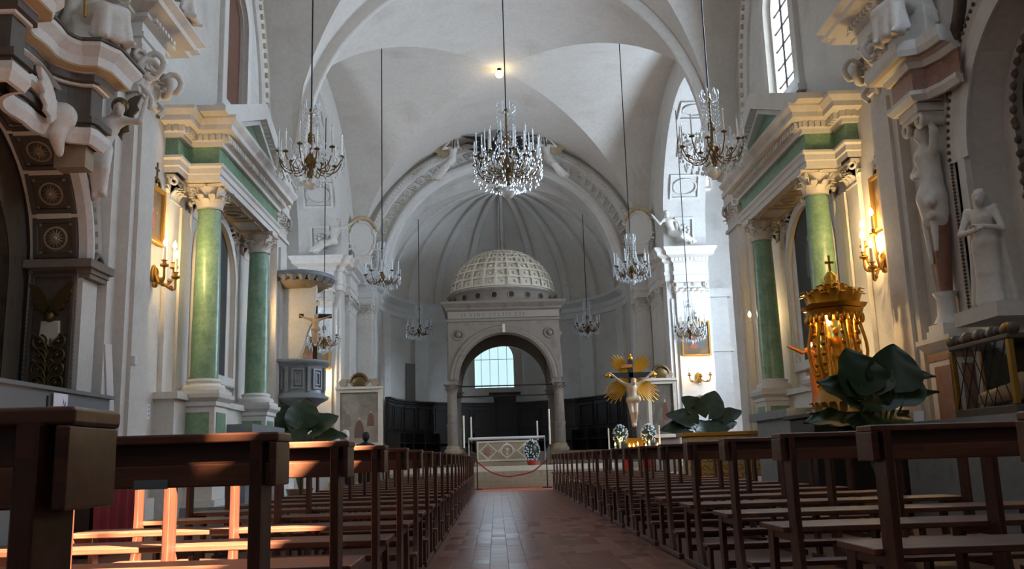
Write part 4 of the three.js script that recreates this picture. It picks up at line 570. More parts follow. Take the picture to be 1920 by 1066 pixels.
  part('crest', Array.from({ length: 15 }, (_, i) => ball(0.06 + 0.02 * Math.sin(i * 2), -0.6 + i * 0.086, 0.84, 0.14, 6)), M.darkOrn, sh);
  part('lattice', Array.from({ length: 5 }, (_, i) => rod([-0.54 + i * 0.18, 0.1, 0.185], [-0.2 + i * 0.18, 0.74, 0.185], 0.006, 4)).concat(Array.from({ length: 5 }, (_, i) => rod([-0.18 + i * 0.18, 0.1, 0.185], [-0.52 + i * 0.18, 0.74, 0.185], 0.006, 4))), M.iron, sh);
  const gl = part('glass', bx(-0.55, 0.55, 0.1, 0.74, 0.176, 0.18), new THREE.MeshPhysicalMaterial({ color: 0xffffff, transmission: 1, roughness: 0.05, thickness: 0 }), sh);
  part('reclining_relic', blob([[-0.35, 0.2, 0, 0.3, 0.24, 0, 0.07, 0.1], [0.38, 0.32, 0, 0.42, 0.36, 0, 0.08, 0.07]], 0.03), M.ivory, sh);
  tag(obj('white_card', bx(-0.06, 0.06, 0, 0.12, -0.003, 0.003).rotateX(-0.15), M.white, scene, new THREE.Matrix4().makeTranslation(...sideAt(s, 0.98, 1.165, 10.55)).multiply(new THREE.Matrix4().makeRotationY(-0.9))), 'small white card propped on the dark altar table', 'card');
}
// ---------------------------------------------------------------- pews
const PEWL = 2.24;
function makePew() {
  const t = new THREE.Group(), h = PEWL / 2, xs = [-h + 0.055, 0, h - 0.055];
  part('top_board', rb(-h, h, 0.943, 0.97, -0.09, 0.07, 0.007), M.woodWorn, t);
  part('shelf_back', bx(-h + 0.02, h - 0.02, 0.85, 0.943, 0.008, 0.03), M.wood, t);
  part('shelf_floor', bx(-h + 0.02, h - 0.02, 0.832, 0.848, -0.085, 0.02), M.wood, t);
  part('shelf_lip', rb(-h + 0.02, h - 0.02, 0.83, 0.89, 0.018, 0.04, 0.005), M.woodWorn, t);
  for (const s of [-1, 1]) part('end_panel', rb(s * h - 0.004, s * (h - 0.024), 0.828, 0.944, -0.088, 0.075, 0.004), M.wood, t);
  const post = (() => { const s = new THREE.Shape(); s.moveTo(0.085, 0.943); s.lineTo(-0.03, 0.943); s.lineTo(-0.03, 0.5); s.bezierCurveTo(-0.03, 0.3, -0.02, 0.2, 0.0, 0.04); s.lineTo(0.2, 0.04); s.bezierCurveTo(0.13, 0.18, 0.085, 0.3, 0.085, 0.5); s.lineTo(0.085, 0.943); return ext(s, 0.026, 0.003, 8).rotateY(-PI / 2).translate(0.013, 0, 0); })();
  const leg = (() => { const s = new THREE.Shape(); s.moveTo(-0.42, 0.452); s.lineTo(-0.32, 0.452); s.bezierCurveTo(-0.36, 0.3, -0.34, 0.2, -0.33, 0.04); s.lineTo(-0.4, 0.04); s.bezierCurveTo(-0.42, 0.2, -0.45, 0.3, -0.42, 0.452); return ext(s, 0.026, 0.003, 8).rotateY(-PI / 2).translate(0.013, 0, 0); })();
  for (const x of xs) {
    part('post', post.clone().translate(x, 0, 0), M.woodV, t);
    part('seat_leg', leg.clone().translate(x, 0, 0), M.woodV, t);
    part('skid', [rb(x - 0.022, x + 0.022, 0, 0.045, -0.5, 0.46, 0.005), rb(x - 0.013, x + 0.013, 0.045, 0.2, 0.33, 0.42, 0.004)], M.woodV, t);
    part('seat_bearer', bx(x - 0.012, x + 0.012, 0.41, 0.452, -0.4, 0.02), M.wood, t);
  }
  part('seat', rb(-h + 0.01, h - 0.01, 0.452, 0.482, -0.46, -0.04, 0.006), M.woodWorn, t);
  part('kneeler', rb(-h + 0.02, h - 0.02, 0.2, 0.226, 0.29, 0.45, 0.006), M.woodWorn, t);
  part('stretcher', bx(-h + 0.05, h - 0.05, 0.1, 0.15, -0.37, -0.35), M.wood, t);
  return t;
}
{
  const proto = makePew(), ORD = ['front', 'second', 'third', 'fourth', 'fifth', 'sixth', 'seventh', 'eighth', 'ninth', 'tenth', 'eleventh', 'twelfth', 'thirteenth', 'fourteenth', 'fifteenth', 'sixteenth', 'seventeenth', 'eighteenth', 'nineteenth', 'twentieth', 'twenty-first'];
  for (const s of [-1, 1]) for (let k = s < 0 ? -1 : 0; k < 20; k++) {
    const o = k === 0 && s < 0 ? proto : proto.clone(); o.name = numbered('pew'); scene.add(o);
    o.position.set(s < 0 ? -0.58 - PEWL / 2 : 1.5 + PEWL / 2, 0, -(2.53 + 1.185 * k)); o.rotation.y = rr(-0.004, 0.004);
    tag(o, 'dark wooden pew, ' + ORD[19 - k] + ' row from the altar, ' + (s < 0 ? 'pulpit' : 'golden reliquary') + ' side of the aisle', 'pew', 'pews along the aisle');
  }
  tag(obj('number_plate', rb(-0.045, 0.045, -0.012, 0.012, -0.003, 0.003, 0.002), M.grey, scene, new THREE.Matrix4().makeTranslation(-0.92, 0.84, -2.483)), 'small grey metal plate on the shelf lip of a sunlit pew', 'plate');
}
// ---------------------------------------------------------------- ciborium
{
  const CX = 0.38, F = 32, Bk = 36, H = 1.98, Y = 1.1, cz = -(F + Bk) / 2, C = thing('ciborium', 'grey stone ciborium with round arches and a pale coffered dome over the altar', 'ciborium', [CX, Y, cz]);
  for (const [x, d] of [[-1, F], [1, F], [-1, Bk], [1, Bk]]) {
    const g = new THREE.Group(); g.name = 'column'; C.add(g); const px = CX + x * (H - 0.1), pz = -d + (d === F ? -0.1 : 0.1);
    obj('column_base', [lathe([[0.3, 0], [0.3, 0.1], [0.26, 0.16], [0.22, 0.18], [0.24, 0.24], [0.18, 0.28], [0, 0.28]], px, Y, pz, 20)], M.tan, g);
    obj('shaft', [lathe([[0.185, 0.28], [0.19, 0.9], [0.205, 0.94], [0.205, 1.0], [0.18, 1.04], [0.165, 2.1]], px, Y, pz, 20)], M.stone, g);
    obj('capital', roundCapital(0.17, 0.3).map(q => q.translate(px, Y + 2.1, pz)), M.stone, g);
  }
  // four arched faces
  const face = poly([[-H, 3.5], ...archPts(0, H - 0.32, 3.5, 3.62, 32).slice(0), [H, 3.5], [H, 5.75], [-H, 5.75]]);
  const face2 = poly([[-H + 0.33, 3.5], ...archPts(0, H - 0.34, 3.5, 3.62, 32), [H - 0.33, 3.5], [H - 0.33, 5.74], [-H + 0.33, 5.74]]);
  for (let i = 0; i < 4; i++) {
    const Mx = new THREE.Matrix4().makeTranslation(CX, 0, cz).multiply(new THREE.Matrix4().makeRotationY(i * PI / 2)).multiply(new THREE.Matrix4().makeTranslation(0, 0, 2 - 0.32));
    const g = new THREE.Group(); g.name = 'arched_face'; C.add(g);
    obj('wall', ext(i % 2 ? face2 : face, 0.3), M.stone, g, Mx);
    obj('archivolt', arcSweep([[1.98 - 0.04, 0.3], [1.92, 0.36], [1.84, 0.34], [1.78, 0.37], [1.68, 0.35], [1.66, 0.28], [1.64, 0]], 0.02, PI - 0.02, 40), M.stone, g, Mx.clone().multiply(new THREE.Matrix4().makeTranslation(0, 3.62, 0)));
    for (const k of [-1, 1]) obj('roundel', [new THREE.TorusGeometry(0.17, 0.04, 6, 20).translate(k * 1.62, 5.25, 0.31), ball(0.1, k * 1.62, 5.25, 0.33, 8)], M.stone, g, Mx);
    obj('keystone', bx(-0.05, 0.05, 5.3, 5.6, 0.28, 0.38), M.paleStone, g, Mx);
  }
  const sq = h => [[CX - h, cz - h], [CX + h, cz - h], [CX + h, cz + h], [CX - h, cz + h]].reverse();
  obj('entablature', [sweep(sq(H).reverse(), [[0, 5.7], [0.05, 5.72], [0.05, 5.8], [0.02, 5.82], [0.02, 6.08], [0.1, 6.14], [0.1, 6.2], [0.24, 6.34], [0.26, 6.42], [-0.1, 6.42]].map(q => [-q[0], q[1]]), true), bx(CX - H, CX + H, 6.36, 6.43, cz - H, cz + H)], M.stone, C);
  // carved inscription on the frieze
  const ins = print(1024, 64, (g, w, h) => { g.fillStyle = '#847b70'; g.fillRect(0, 0, w, h); g.fillStyle = '#4c453e'; g.font = '44px serif'; g.textBaseline = 'middle'; g.fillText('I I   V I N O   C V L T I I   E T I', 120, h / 2); });
  pict(rect(-H, H, 5.83, 6.07), std({ map: ins, roughness: 0.8 }), C, 'inscription', facing(CX, 0, F - 0.035 + 0.0));
  // drum with black discs for the shaded depth of round openings, coffered dome
  const drum = new THREE.Group(); drum.name = 'drum'; C.add(drum);
  obj('wall', lathe([[2.1, 6.42], [2.1, 6.5], [1.97, 6.54], [1.97, 6.82], [2.08, 6.86], [2.1, 6.92], [1.98, 6.96]], CX, 0, cz, 48), M.stone, drum);
  for (let i = 0; i < 20; i++) { const t = i * PI / 10 + PI / 20; obj('dark_disc', new THREE.CylinderGeometry(0.1, 0.1, 0.06, 12).scale(0.85, 1, 1.15).rotateX(PI / 2).translate(0, 6.68, 1.96).rotateY(t).translate(CX, 0, cz), M.black, drum); obj('opening_rim', new THREE.TorusGeometry(0.12, 0.025, 5, 14).translate(0, 6.68, 1.98).rotateY(t).translate(CX, 0, cz), M.stone, drum); }
  const dome = new THREE.Group(); dome.name = 'dome'; C.add(dome); const DR = 1.92, DH = 1.72;
  obj('shell', lathe(Array.from({ length: 13 }, (_, i) => { const p = i / 12 * PI / 2; return [DR * Math.cos(p), 6.94 + DH * Math.sin(p)]; }), CX, 0, cz, 48), M.paleStone, dome);
  const rows = [0.05, 0.24, 0.43, 0.61, 0.78, 0.94, 1.1, 1.24];
  for (let r = 0; r < rows.length - 1; r++) for (let i = 0; i < 26; i++) {
    const p = (rows[r] + rows[r + 1]) / 2, w = 2 * PI * DR * Math.cos(p) / 26, h = (rows[r + 1] - rows[r]) * 1.82, g = [frameOf(-w / 2, w / 2, -h / 2, h / 2, 0.035, 0.06), ball(Math.min(0.06, w * 0.2), 0, 0, 0.02, 5)];
    obj('coffer', g.map(q => q.rotateX(-p).translate(0, 6.94 + DH * Math.sin(p), DR * Math.cos(p)).rotateY(i * 2 * PI / 26).translate(CX, 0, cz)), M.paleStone, dome);
  }
  obj('finial', lathe([[0.22, 8.62], [0.16, 8.7], [0.05, 8.74], [0, 8.76]], CX, 0, cz, 14), M.paleStone, dome);
  for (const y of [3.42, 3.06]) obj('tie_bar', rod([CX - H + 0.1, y, -F - 0.1], [CX + H - 0.1, y, -F - 0.1], 0.025), M.iron, C);
}
// ---------------------------------------------------------------- high altar
{
  const X = 0.36, d = 30.55, A = thing('high_altar', 'stone altar with diamond and roundel inlaid front under the ciborium', 'altar', [X, 0.65, -d]);
  part('base', [rb(-1.08, 1.08, 0, 0.14, -0.5, 0.06, 0.01)], M.tan, A);
  part('body', [bx(-1.0, 1.0, 0.14, 0.82, -0.5, 0)], M.stone, A);
  part('mensa', rb(-1.24, 1.24, 0.86, 0.94, -0.55, 0.08, 0.01), M.paleStone, A);
  part('border', [frameOf(-1.0, 1.0, 0.16, 0.82, 0.05, 0.03)], M.paleStone, A);
  for (const k of [-1, 0, 1]) { const dm = part('diamond', [ext(hole(poly([[-0.31, 0], [0, 0.29], [0.31, 0], [0, -0.29]]), [[-0.26, 0], [0, 0.24], [0.26, 0], [0, -0.24]]), 0.025)].map(g => g.translate(k * 0.63, 0.49, 0)), M.paleStone, A); part('roundel', k ? ball(0.12, 0, 0, 0, 10).scale(1, 1.2, 0.15).translate(k * 0.63, 0.49, 0.01) : [new THREE.TorusGeometry(0.2, 0.03, 6, 24).translate(0, 0.49, 0.01), lathe([[0.06, -0.12], [0.02, -0.05], [0.02, 0], [0.08, 0.08], [0.08, 0.1]], 0, 0, 0, 12).scale(1, 1, 0.3).translate(0, 0.48, 0.02)], k ? M.redMarble : M.paleStone, A); }
  part('inlay', bx(-0.94, 0.94, 0.2, 0.78, 0, 0.008), M.tan, A);
  const cl = tag(obj('altar_cloth', [rb(-1.26, 1.26, 0.94, 0.955, -0.57, 0.1, 0.005), ...[-1, 1].map(s => { const g = grid((u, v) => [s * (1.262 + 0.012 * Math.sin(u * 14)), 0.95 - v * (s > 0 ? 0.82 : 0.62), 0.1 - u * 0.66], 16, 4); return g; }), bx(-1.26, 1.26, 0.9, 0.945, 0.098, 0.104)], M.linen, scene, new THREE.Matrix4().makeTranslation(X, 0.65, -d)), 'white linen cloth over the high altar hanging down both ends', 'altar cloth');
}
function candlestick(name, label, x, y, z, h, stand = 0.55, group) {
  const t = thing(name, label, 'candlestick', [x, y, z], 0, group);
  part('stand', lathe([[0.11, 0], [0.1, 0.03], [0.04, 0.06], [0.02, 0.12], [0.03, stand * 0.5], [0.018, stand * 0.55], [0.022, stand * 0.9], [0.07, stand * 0.95], [0.07, stand]], 0, 0, 0, 14), M.bronze, t);
  part('candle', cyl(0.03, 0.03, h, 0, stand, 0, 12), M.wax, t);
  return t;
}
candlestick('tall_candlestick', 'tall white candle on a floor stand at the altar end nearer the pulpit', -1.05, 0.65, -30.3, 1.05, 0.62);
candlestick('tall_candlestick', 'tall white candle behind the altar end nearer the pulpit', -0.85, 1.1, -31.9, 0.85, 0.4);
candlestick('tall_candlestick', 'tall white candle on a floor stand at the altar end nearer the rayed crucifix', 1.78, 0.65, -30.3, 1.15, 0.66);
candlestick('tall_candlestick', 'thin white candle behind the altar end nearer the rayed crucifix', 1.45, 1.1, -31.9, 0.65, 0.4);
function bouquet(name, label, x, y, z, r, pot) {
  const t = thing(name, label, 'flowers', [x, y, z]), R = rng(x * 1000 | 0), fl = [];
  part('pot', lathe([[0.1, 0], [0.15, 0.02], [0.17, 0.16], [0.14, 0.17]], 0, 0, 0, 14), pot, t);
  part('foliage', [ball(r * 0.92, 0, 0, 0, 14).scale(1, 1.35, 1).translate(0, 0.14 + r * 1.25, 0), ball(0.17, 0, 0.18, 0, 8)], M.leaf, t);
  for (let i = 0; i < 170; i++) { const p = Math.acos(1 - 2 * R()), q = R() * 6.283; fl.push(new THREE.IcosahedronGeometry(r * (0.06 + R() * 0.07), 0).translate(r * Math.sin(p) * Math.cos(q), 0.14 + r * 1.25 + r * 1.36 * Math.cos(p), r * Math.sin(p) * Math.sin(q))); }
  const b = part('blossoms', fl, M.linen, t); b.userData.kind = 'stuff'; b.userData.label = 'small white blossoms'; return t;
}
bouquet('white_bouquet', 'egg-shaped white flower arrangement in a red pot on the altar step', 1.15, 0.65, -30.0, 0.26, M.rope);
tag(obj('red_rope', tube([[-0.58, 0.82, -27.6], [-0.2, 0.52, -27.8], [0.3, 0.36, -27.9], [0.7, 0.4, -27.9], [1.1, 0.5, -27.8], [1.5, 0.82, -27.6]], 0.022, 30, 6), M.rope), 'red rope sagging across the altar steps between two posts', 'rope');
for (const [x, l] of [[-0.58, 'thin dark rope post at the aisle end on the pulpit side'], [1.5, 'thin dark rope post at the aisle end beside the candle table']]) { const p = thing('rope_post', l, 'post', [x, 0, -27.6]); part('pole', cyl(0.018, 0.018, 0.86, 0, 0, 0, 10), M.iron, p); part('foot', cyl(0.15, 0.14, 0.03, 0, 0, 0, 16), M.iron, p); part('knob', ball(0.03, 0, 0.88, 0, 8), M.bronze, p); }

// ---------------------------------------------------------------- choir stalls along the apse wall
{
  const S = thing('choir_stalls', 'nearly black wooden choir stalls curving round the apse wall', 'choir stalls', [AX, 1.1, -AC]), n = 15, r = 4.35;
  for (let i = 0; i < n; i++) {
    const t = PI * (i + 0.5) / n, g = new THREE.Group(); g.name = 'stall'; S.add(g); const w = 2 * r * Math.tan(PI / n / 2) + 0.01, ct = i === (n - 1) / 2, h = ct ? 2.35 : 2.02 + 0.08 * Math.abs(i - 7) / 7;
    g.position.set(r * Math.cos(t), 0, -r * Math.sin(t)); g.rotation.y = t - PI / 2;
    part('back', [bx(-w / 2, w / 2, 0, h, -0.08, 0)], M.choir, g); part('panel', frameOf(-w / 2 + 0.1, w / 2 - 0.1, 1.0, h - 0.2, 0.05, 0.03), M.choir, g);
    part('cornice', [bx(-w / 2 - 0.02, w / 2 + 0.02, h, h + 0.06, -0.1, 0.12), bx(-w / 2 - 0.02, w / 2 + 0.02, h - 0.08, h, -0.1, 0.06)], M.choir, g);
    part('seat', [bx(-w / 2 + 0.05, w / 2 - 0.05, 0.45, 0.5, 0, 0.4)], M.choir, g); part('arm', [bx(-w / 2, -w / 2 + 0.06, 0, 0.85, 0, 0.45)], M.choir, g);
    if (ct) part('throne_top', [bx(-w / 2 - 0.2, w / 2 + 0.2, h + 0.06, h + 0.16, -0.1, 0.2)], M.choir, g);
  }
  tag(obj('wall_fresco_fragment', bx(-0.55, 0.55, 3.2, 4.75, 0, 0.03), painting(44, '#6f675c', ['#4e4740', '#857a6a', '#3b362f'], [[0.6, 0.4, 0.4, '#8a8070']]), scene, new THREE.Matrix4().makeTranslation(AX - 3.6, 0, -(AC + 2.95)).multiply(new THREE.Matrix4().makeRotationY(0.86))), 'worn grey fresco fragment on the apse wall above the choir stalls', 'fresco');
}
// framed frescoes on the crossing piers
for (const [s, x0, x1, l, seed] of [[-1, -5.04, -3.62, 'framed fresco with seated figure and scrolled gilt top, on the pier by the pulpit side', 51], [1, 4.9, 5.82, 'framed dark fresco with scrolled gilt top behind the rayed crucifix', 52]]) {
  const d = 29.2, w = (x1 - x0) / 2, c = (x0 + x1) / 2, F = thing('framed_fresco', l, 'fresco', [c, 0.7, -d]);
  part('plinth', [bx(-w, w, -0.36, 0.7, -0.4, 0)], M.stone, F);
  part('frame', [frameOf(-w, w, 0.7, 2.5, 0.1, 0.08), bx(-w - 0.05, w + 0.05, 2.5, 2.58, -0.1, 0.14), bx(-w, w, 0.7, 2.5, -0.4, -0.01)], M.paleStone, F);
  for (const e of [-1, 1]) part('scroll', [new THREE.CylinderGeometry(0.13, 0.13, 0.14, 14).rotateX(PI / 2).translate(e * (w - 0.2), 2.7, 0.02), tube([[e * (w - 0.1), 2.66, 0.02], [e * w * 0.5, 2.78, 0.03], [e * 0.16, 2.62, 0.02]], 0.06, 10, 6)], M.tan, F);
  part('gilt_shell', [ball(0.28, 0, 0, 0, 14).scale(1, 0.75, 0.35).translate(0, 2.72, 0.02), new THREE.TorusGeometry(0.26, 0.05, 6, 18, PI).translate(0, 2.72, 0.06)], M.bronze, F);
  pict(rect(-w + 0.1, w - 0.1, 0.8, 2.4), painting(seed, s < 0 ? '#8d8273' : '#4e4538', ['#6c6255', '#9d9483', '#574b3f'], s < 0 ? [[0.5, 0.6, 0.3, '#5d4334'], [0.2, 0.45, 0.22, '#77705f'], [0.8, 0.45, 0.22, '#6b4a36']] : [[0.62, 0.42, 0.3, '#5b2d20']]), F, 'fresco', new THREE.Matrix4().makeTranslation(c, 0.7, -d + 0.02));
}
// ---------------------------------------------------------------- chandeliers
function makeChandelier(r, h, n, tiers, metal) {
  const t = new THREE.Group(), drops = [], H = h;   // origin at the bottom of the cable, everything hangs below
  part('stem', lathe([[0.012, 0], [0.03, -0.03], [0.05, -0.08], [0.02, -0.14], [0.018, -H * 0.3], [0.06, -H * 0.34], [0.07, -H * 0.42], [0.03, -H * 0.42], [0.025, -H * 0.55], [0.09, -H * 0.62], [0.12, -H * 0.66], [0.07, -H * 0.7], [0.03, -H * 0.76], [0.07, -H * 0.82], [0.03, -H * 0.86], [0, -H * 0.87]].map(q => [q[0] * r / 0.55, q[1]]), 0, 0, 0, 14), metal, t);
  const bowl = part('glass_bowl', [lathe([[0.02, -H * 0.86], [0.13, -H * 0.9], [0.14, -H * 0.94], [0.07, -H * 0.99], [0, -H]].map(q => [q[0] * r / 0.6, q[1]]), 0, 0, 0, 14)], M.crystal, t);
  const crown = []; for (let i = 0; i < 8; i++) { const a = i * PI / 4, k = r * 0.3; crown.push(tube([[0, -0.12, 0], [k * 0.7, -0.1, 0], [k * 1.05, 0.02, 0], [k * 0.85, 0.12, 0], [k * 0.7, 0.06, 0]], 0.011, 10, 5).rotateY(a)); }
  part('crown', crown, M.crystal, t);
  const bead = (x, y, z, s) => { const g = new THREE.OctahedronGeometry(s).scale(0.7, 1.5, 0.7).translate(x, y, z); drops.push(g); };
  for (let i = 0; i < 12; i++) { const a = i * PI / 6; for (let j = 0; j < 16; j++) { const q = j / 15, R = r * (0.3 - 0.1 * q + 0.62 * q * q * q), y = 0.02 - H * (0.05 + 0.6 * q + 0.08 * Math.sin(q * PI)); bead(R * Math.cos(a), y, R * Math.sin(a), 0.022); } }
  for (let T = 0; T < tiers; T++) {
    const m = T ? n * 0.6 | 0 : n, R = r * (T ? 0.68 : 1), y0 = -H * (T ? 0.6 : 0.68), yc = -H * (T ? 0.54 : 0.63);
    for (let i = 0; i < m; i++) {
      const a = (i + T * 0.5) * 2 * PI / m, up = (i % 2) * 0.06 * H, arm = part('arm', [tube([[0.04, y0, 0], [R * 0.35, y0 - 0.1 * H, 0], [R * 0.75, y0 - 0.09 * H, 0], [R * 0.98, y0 + 0.0 * H + up * 0.6, 0], [R, yc + up - 0.01, 0]], 0.012, 14, 5), lathe([[0.012, 0], [0.05, 0.012], [0.055, 0.03], [0.02, 0.04], [0.018, 0.055]], R, yc + up - 0.02, 0, 10), tube([[R * 0.5, y0 - 0.1 * H, 0], [R * 0.6, y0 - 0.02 * H, 0], [R * 0.52, y0 + 0.03 * H, 0]], 0.008, 8, 4)], metal, t); arm.rotation.y = -a;
      const c = part('candle', [cyl(0.017, 0.015, 0.22 * H, R, yc + up + 0.03, 0, 8)], M.candle, arm); part('flame_bulb', lathe([[0.004, 0], [0.017, 0.018], [0.013, 0.045], [0, 0.07]], R, yc + up + 0.03 + 0.22 * H, 0, 8), M.crystal, c);
      const ca = Math.cos(a), sa = Math.sin(a); for (let j = 0; j < 9; j++) { const b = a + (j - 4) * 0.08; bead((R + 0.03) * Math.cos(b), yc + up - 0.06 - 0.05 * (3 - Math.abs(j - 3)) * H, (R + 0.03) * Math.sin(b), 0.03); }
      for (let j = 0; j < 4; j++) bead(R * (0.9 - j * 0.2) * ca, y0 - 0.15 * H - (3 - j) * 0.01 - j * 0.03 * H, R * (0.9 - j * 0.2) * sa, 0.034);
    }
  }
  const d = part('crystal_drops', drops, M.crystal, t); d.userData.kind = 'stuff';
  return t;
}
{
  const protos = {};
  for (const [k, x, top, d, anchor, label] of [
    ['grand', 0.42, 8.75, 19.6, 12.9, 'largest crystal chandelier with many candles, hanging on the nave axis'],
    ['large', -3.27, 7.4, 16, 11.5, 'large gilt and crystal chandelier in front of the pulpit-side pediment'],
    ['large', 4.16, 7.45, 16, 11.4, 'large gilt and crystal chandelier in front of the pediment below the bright window'],
    ['small', -2.95, 6.62, 24, 12.6, 'small chandelier beside the oval cartouche on the pulpit side'],
    ['small', 3.8, 6.68, 24, 12.6, 'small chandelier beside the oval cartouche above the rayed crucifix'],
    ['small', -5.1, 5.4, 27.2, 11.6, 'small chandelier hanging before the lamp beyond the pulpit'],
    ['small', 5.98, 5.38, 27.2, 11.6, 'small chandelier hanging before the white pier with the wall picture'],
    ['small', -2.8, 6.62, 34.2, 10.4, 'small chandelier in the apse between the ciborium and the pulpit-side pier'],
    ['small', 3.6, 6.58, 34.2, 10.3, 'small chandelier in the apse between the ciborium and the crucifix-side pier']]) {
    const p = protos[k], g = p ? p.clone() : (protos[k] = k === 'grand' ? makeChandelier(0.74, 2.15, 18, 2, M.bronze) : k === 'large' ? makeChandelier(0.58, 1.6, 12, 1, M.bronze) : makeChandelier(0.46, 1.3, 10, 1, M.bronze));
    g.name = numbered('chandelier'); g.position.set(x, top, -d); scene.add(g); tag(g, label, 'chandelier', 'crystal chandeliers'); g.userData.group = 'crystal chandeliers';
    g.rotation.y = d * 1.3;
    const old = g.getObjectByName('cable'); if (old) g.remove(old);
    part('cable', cyl(0.014, 0.014, anchor - top, 0, 0, 0, 6), M.iron, g);
  }
  const v = thing('vault_lamp', 'single glowing lamp fixed at the centre of the crossing vault', 'lamp', [0.4, 12.76, -26.6]);
  part('socket', cyl(0.05, 0.07, 0.1, 0, 0, 0, 12), M.iron, v); part('bulb', ball(0.12, 0, -0.08, 0, 14), M.glow, v);
  const l = new THREE.PointLight(new THREE.Color(1, 0.8, 0.5), 2.0); l.position.set(0.4, 12.42, -26.6); l.castShadow = true; l.shadow.radius = 5; scene.add(l);
  tag(obj('dome_cable', cyl(0.012, 0.012, 2.3, 0.36, 8.75, -34, 6), M.iron), 'thin dark cable hanging from the apse vault to the ciborium dome', 'cable');
}
// ---------------------------------------------------------------- wall pictures with candle sconces
const WARM = new THREE.Color(1, 0.66, 0.28);
function sconce(label, pos, turn, arms, power, seed) {
  const t = thing('wall_sconce', label, 'sconce', pos, turn);
  part('back_plate', [ball(0.09, 0, 0, 0, 12).scale(1, 1.6, 0.4), ball(0.05, 0, -0.16, 0.02, 8), new THREE.TorusGeometry(0.07, 0.015, 5, 14).translate(0, 0.02, 0.03)], M.gilt, t);
  for (const [x, z, dy] of arms) {
    const a = part('arm', [tube([[0, 0, 0.02], [x * 0.4, -0.16, z * 0.5], [x * 0.9, -0.16 + dy, z * 0.95], [x, dy, z]], 0.02, 14, 6), lathe([[0.015, 0], [0.06, 0.02], [0.065, 0.05], [0.025, 0.06], [0.03, 0.1], [0.05, 0.11]], x, dy, z, 12), ball(0.035, x * 0.75, -0.15 + dy * 0.7, z * 0.8, 8)], M.gilt, t);
    const c = part('candle', cyl(0.02, 0.018, 0.22, x, dy + 0.1, z, 10), M.wax, a);
    part('bulb', lathe([[0.006, 0], [0.034, 0.035], [0.027, 0.08], [0, 0.13]], x, dy + 0.32, z, 10), M.glow, c);
    const l = new THREE.PointLight(WARM, power); l.castShadow = true; l.shadow.radius = 1.2; l.position.set(x, dy + 0.37, z).applyAxisAngle(V(0, 1, 0), turn).add(V(...pos)); scene.add(l);
  }
}
function wallPicture(label, pos, turn, w, h, seed, tilt = 0) {
  const t = thing('wall_picture', label, 'picture', pos, turn);
  part('frame', frameOf(-w / 2, w / 2, -h / 2, h / 2, 0.045, 0.05), M.gilt, t); part('backing', bx(-w / 2, w / 2, -h / 2, h / 2, -0.02, 0.004), M.dark, t);
  part('finial', [tube([[-0.14, h / 2, 0.02], [-0.1, h / 2 + 0.1, 0.02], [0, h / 2 + 0.14, 0.02], [0.1, h / 2 + 0.1, 0.02], [0.14, h / 2, 0.02]], 0.025, 12, 5), ball(0.04, 0, h / 2 + 0.1, 0.02, 8), bx(-0.014, 0.014, h / 2 + 0.14, h / 2 + 0.38, 0.01, 0.03), bx(-0.07, 0.07, h / 2 + 0.26, h / 2 + 0.29, 0.01, 0.03)], M.bronze, t);
  const m = painting(seed, '#4a3c28', ['#7a6440', '#32424a', '#8a6a3c'], [[0.4, 0.5, 0.3, '#8a3a22'], [0.66, 0.52, 0.28, '#3c4c58']]);
  t.updateWorldMatrix(true, false); pict(rect(-w / 2 + 0.04, w / 2 - 0.04, -h / 2 + 0.04, h / 2 - 0.04), m, t, 'picture', t.matrixWorld.clone().multiply(new THREE.Matrix4().makeTranslation(0, 0, 0.012)));
}
sconce('gilded sconce with lit candles on the pilaster wall beside the pulpit-side pediment altar', sideAt(-1, 0.05, 3.72, 13.25), PI / 2, [[-0.2, 0.22, 0.05], [0.06, 0.3, -0.08], [0.2, 0.22, 0.1]], 6);
wallPicture('small gilt framed picture above the lit sconce on the pulpit side', sideAt(-1, 0.03, 4.62, 13.2), PI / 2, 0.62, 0.85, 61);
sconce('gilded sconce with lit candles beside the golden reliquary', sideAt(1, 0.05, 3.62, 13.05), -PI / 2, [[-0.22, 0.2, 0.22], [0.02, 0.32, 0.0], [0.2, 0.22, 0.3], [0.24, 0.3, -0.2]], 6);
wallPicture('small gilt framed picture above the lit sconce beside the golden reliquary', sideAt(1, 0.03, 4.5, 12.95), -PI / 2, 0.62, 0.85, 62);
sconce('gilded sconce with lit candles on the white transept pier', [6.72, 3.35, -29.8], 0, [[-0.34, 0.24, 0.0], [0, 0.34, -0.05], [0.34, 0.24, 0.0]], 5);
wallPicture('small gilt framed picture on the white transept pier above lit candles', [6.72, 4.62, -29.82], 0, 0.95, 1.15, 63);
sconce('gilded sconce with a lit candle on the pier beyond the pulpit', [-5.75, 3.25, -29.8], 0, [[0.15, 0.3, 0.0], [-0.2, 0.25, 0]], 7);
wallPicture('small gilt framed picture on the pier beyond the pulpit', [-5.85, 4.45, -29.82], 0, 0.95, 1.05, 64);
for (const [x, y, z, l] of [[5.28, 3.63, -18.35, 'small lit bulb on the side of the far green column'], [5.0, 2.52, -14.1, 'lit candle bulb on the tall pale candle before the dark painting'], [4.72, 2.62, -12.55, 'lit candle bulb in front of the golden reliquary'], [-4.93, 4.1, -19.45, 'small lit bulb on the pilaster beside the pulpit']]) {
  const t = thing('lit_bulb', l, 'lamp', [x, y, z]); part('bulb', lathe([[0.008, -0.05], [0.035, 0], [0.03, 0.04], [0, 0.09]], 0, 0, 0, 12), M.glow, t); part('socket', cyl(0.02, 0.02, 0.08, 0, -0.12, 0, 8), M.wax, t);
  const p = new THREE.PointLight(WARM, 4.5); p.castShadow = true; p.shadow.radius = 1.5; p.position.set(x, y + 0.02, z); scene.add(p);
}
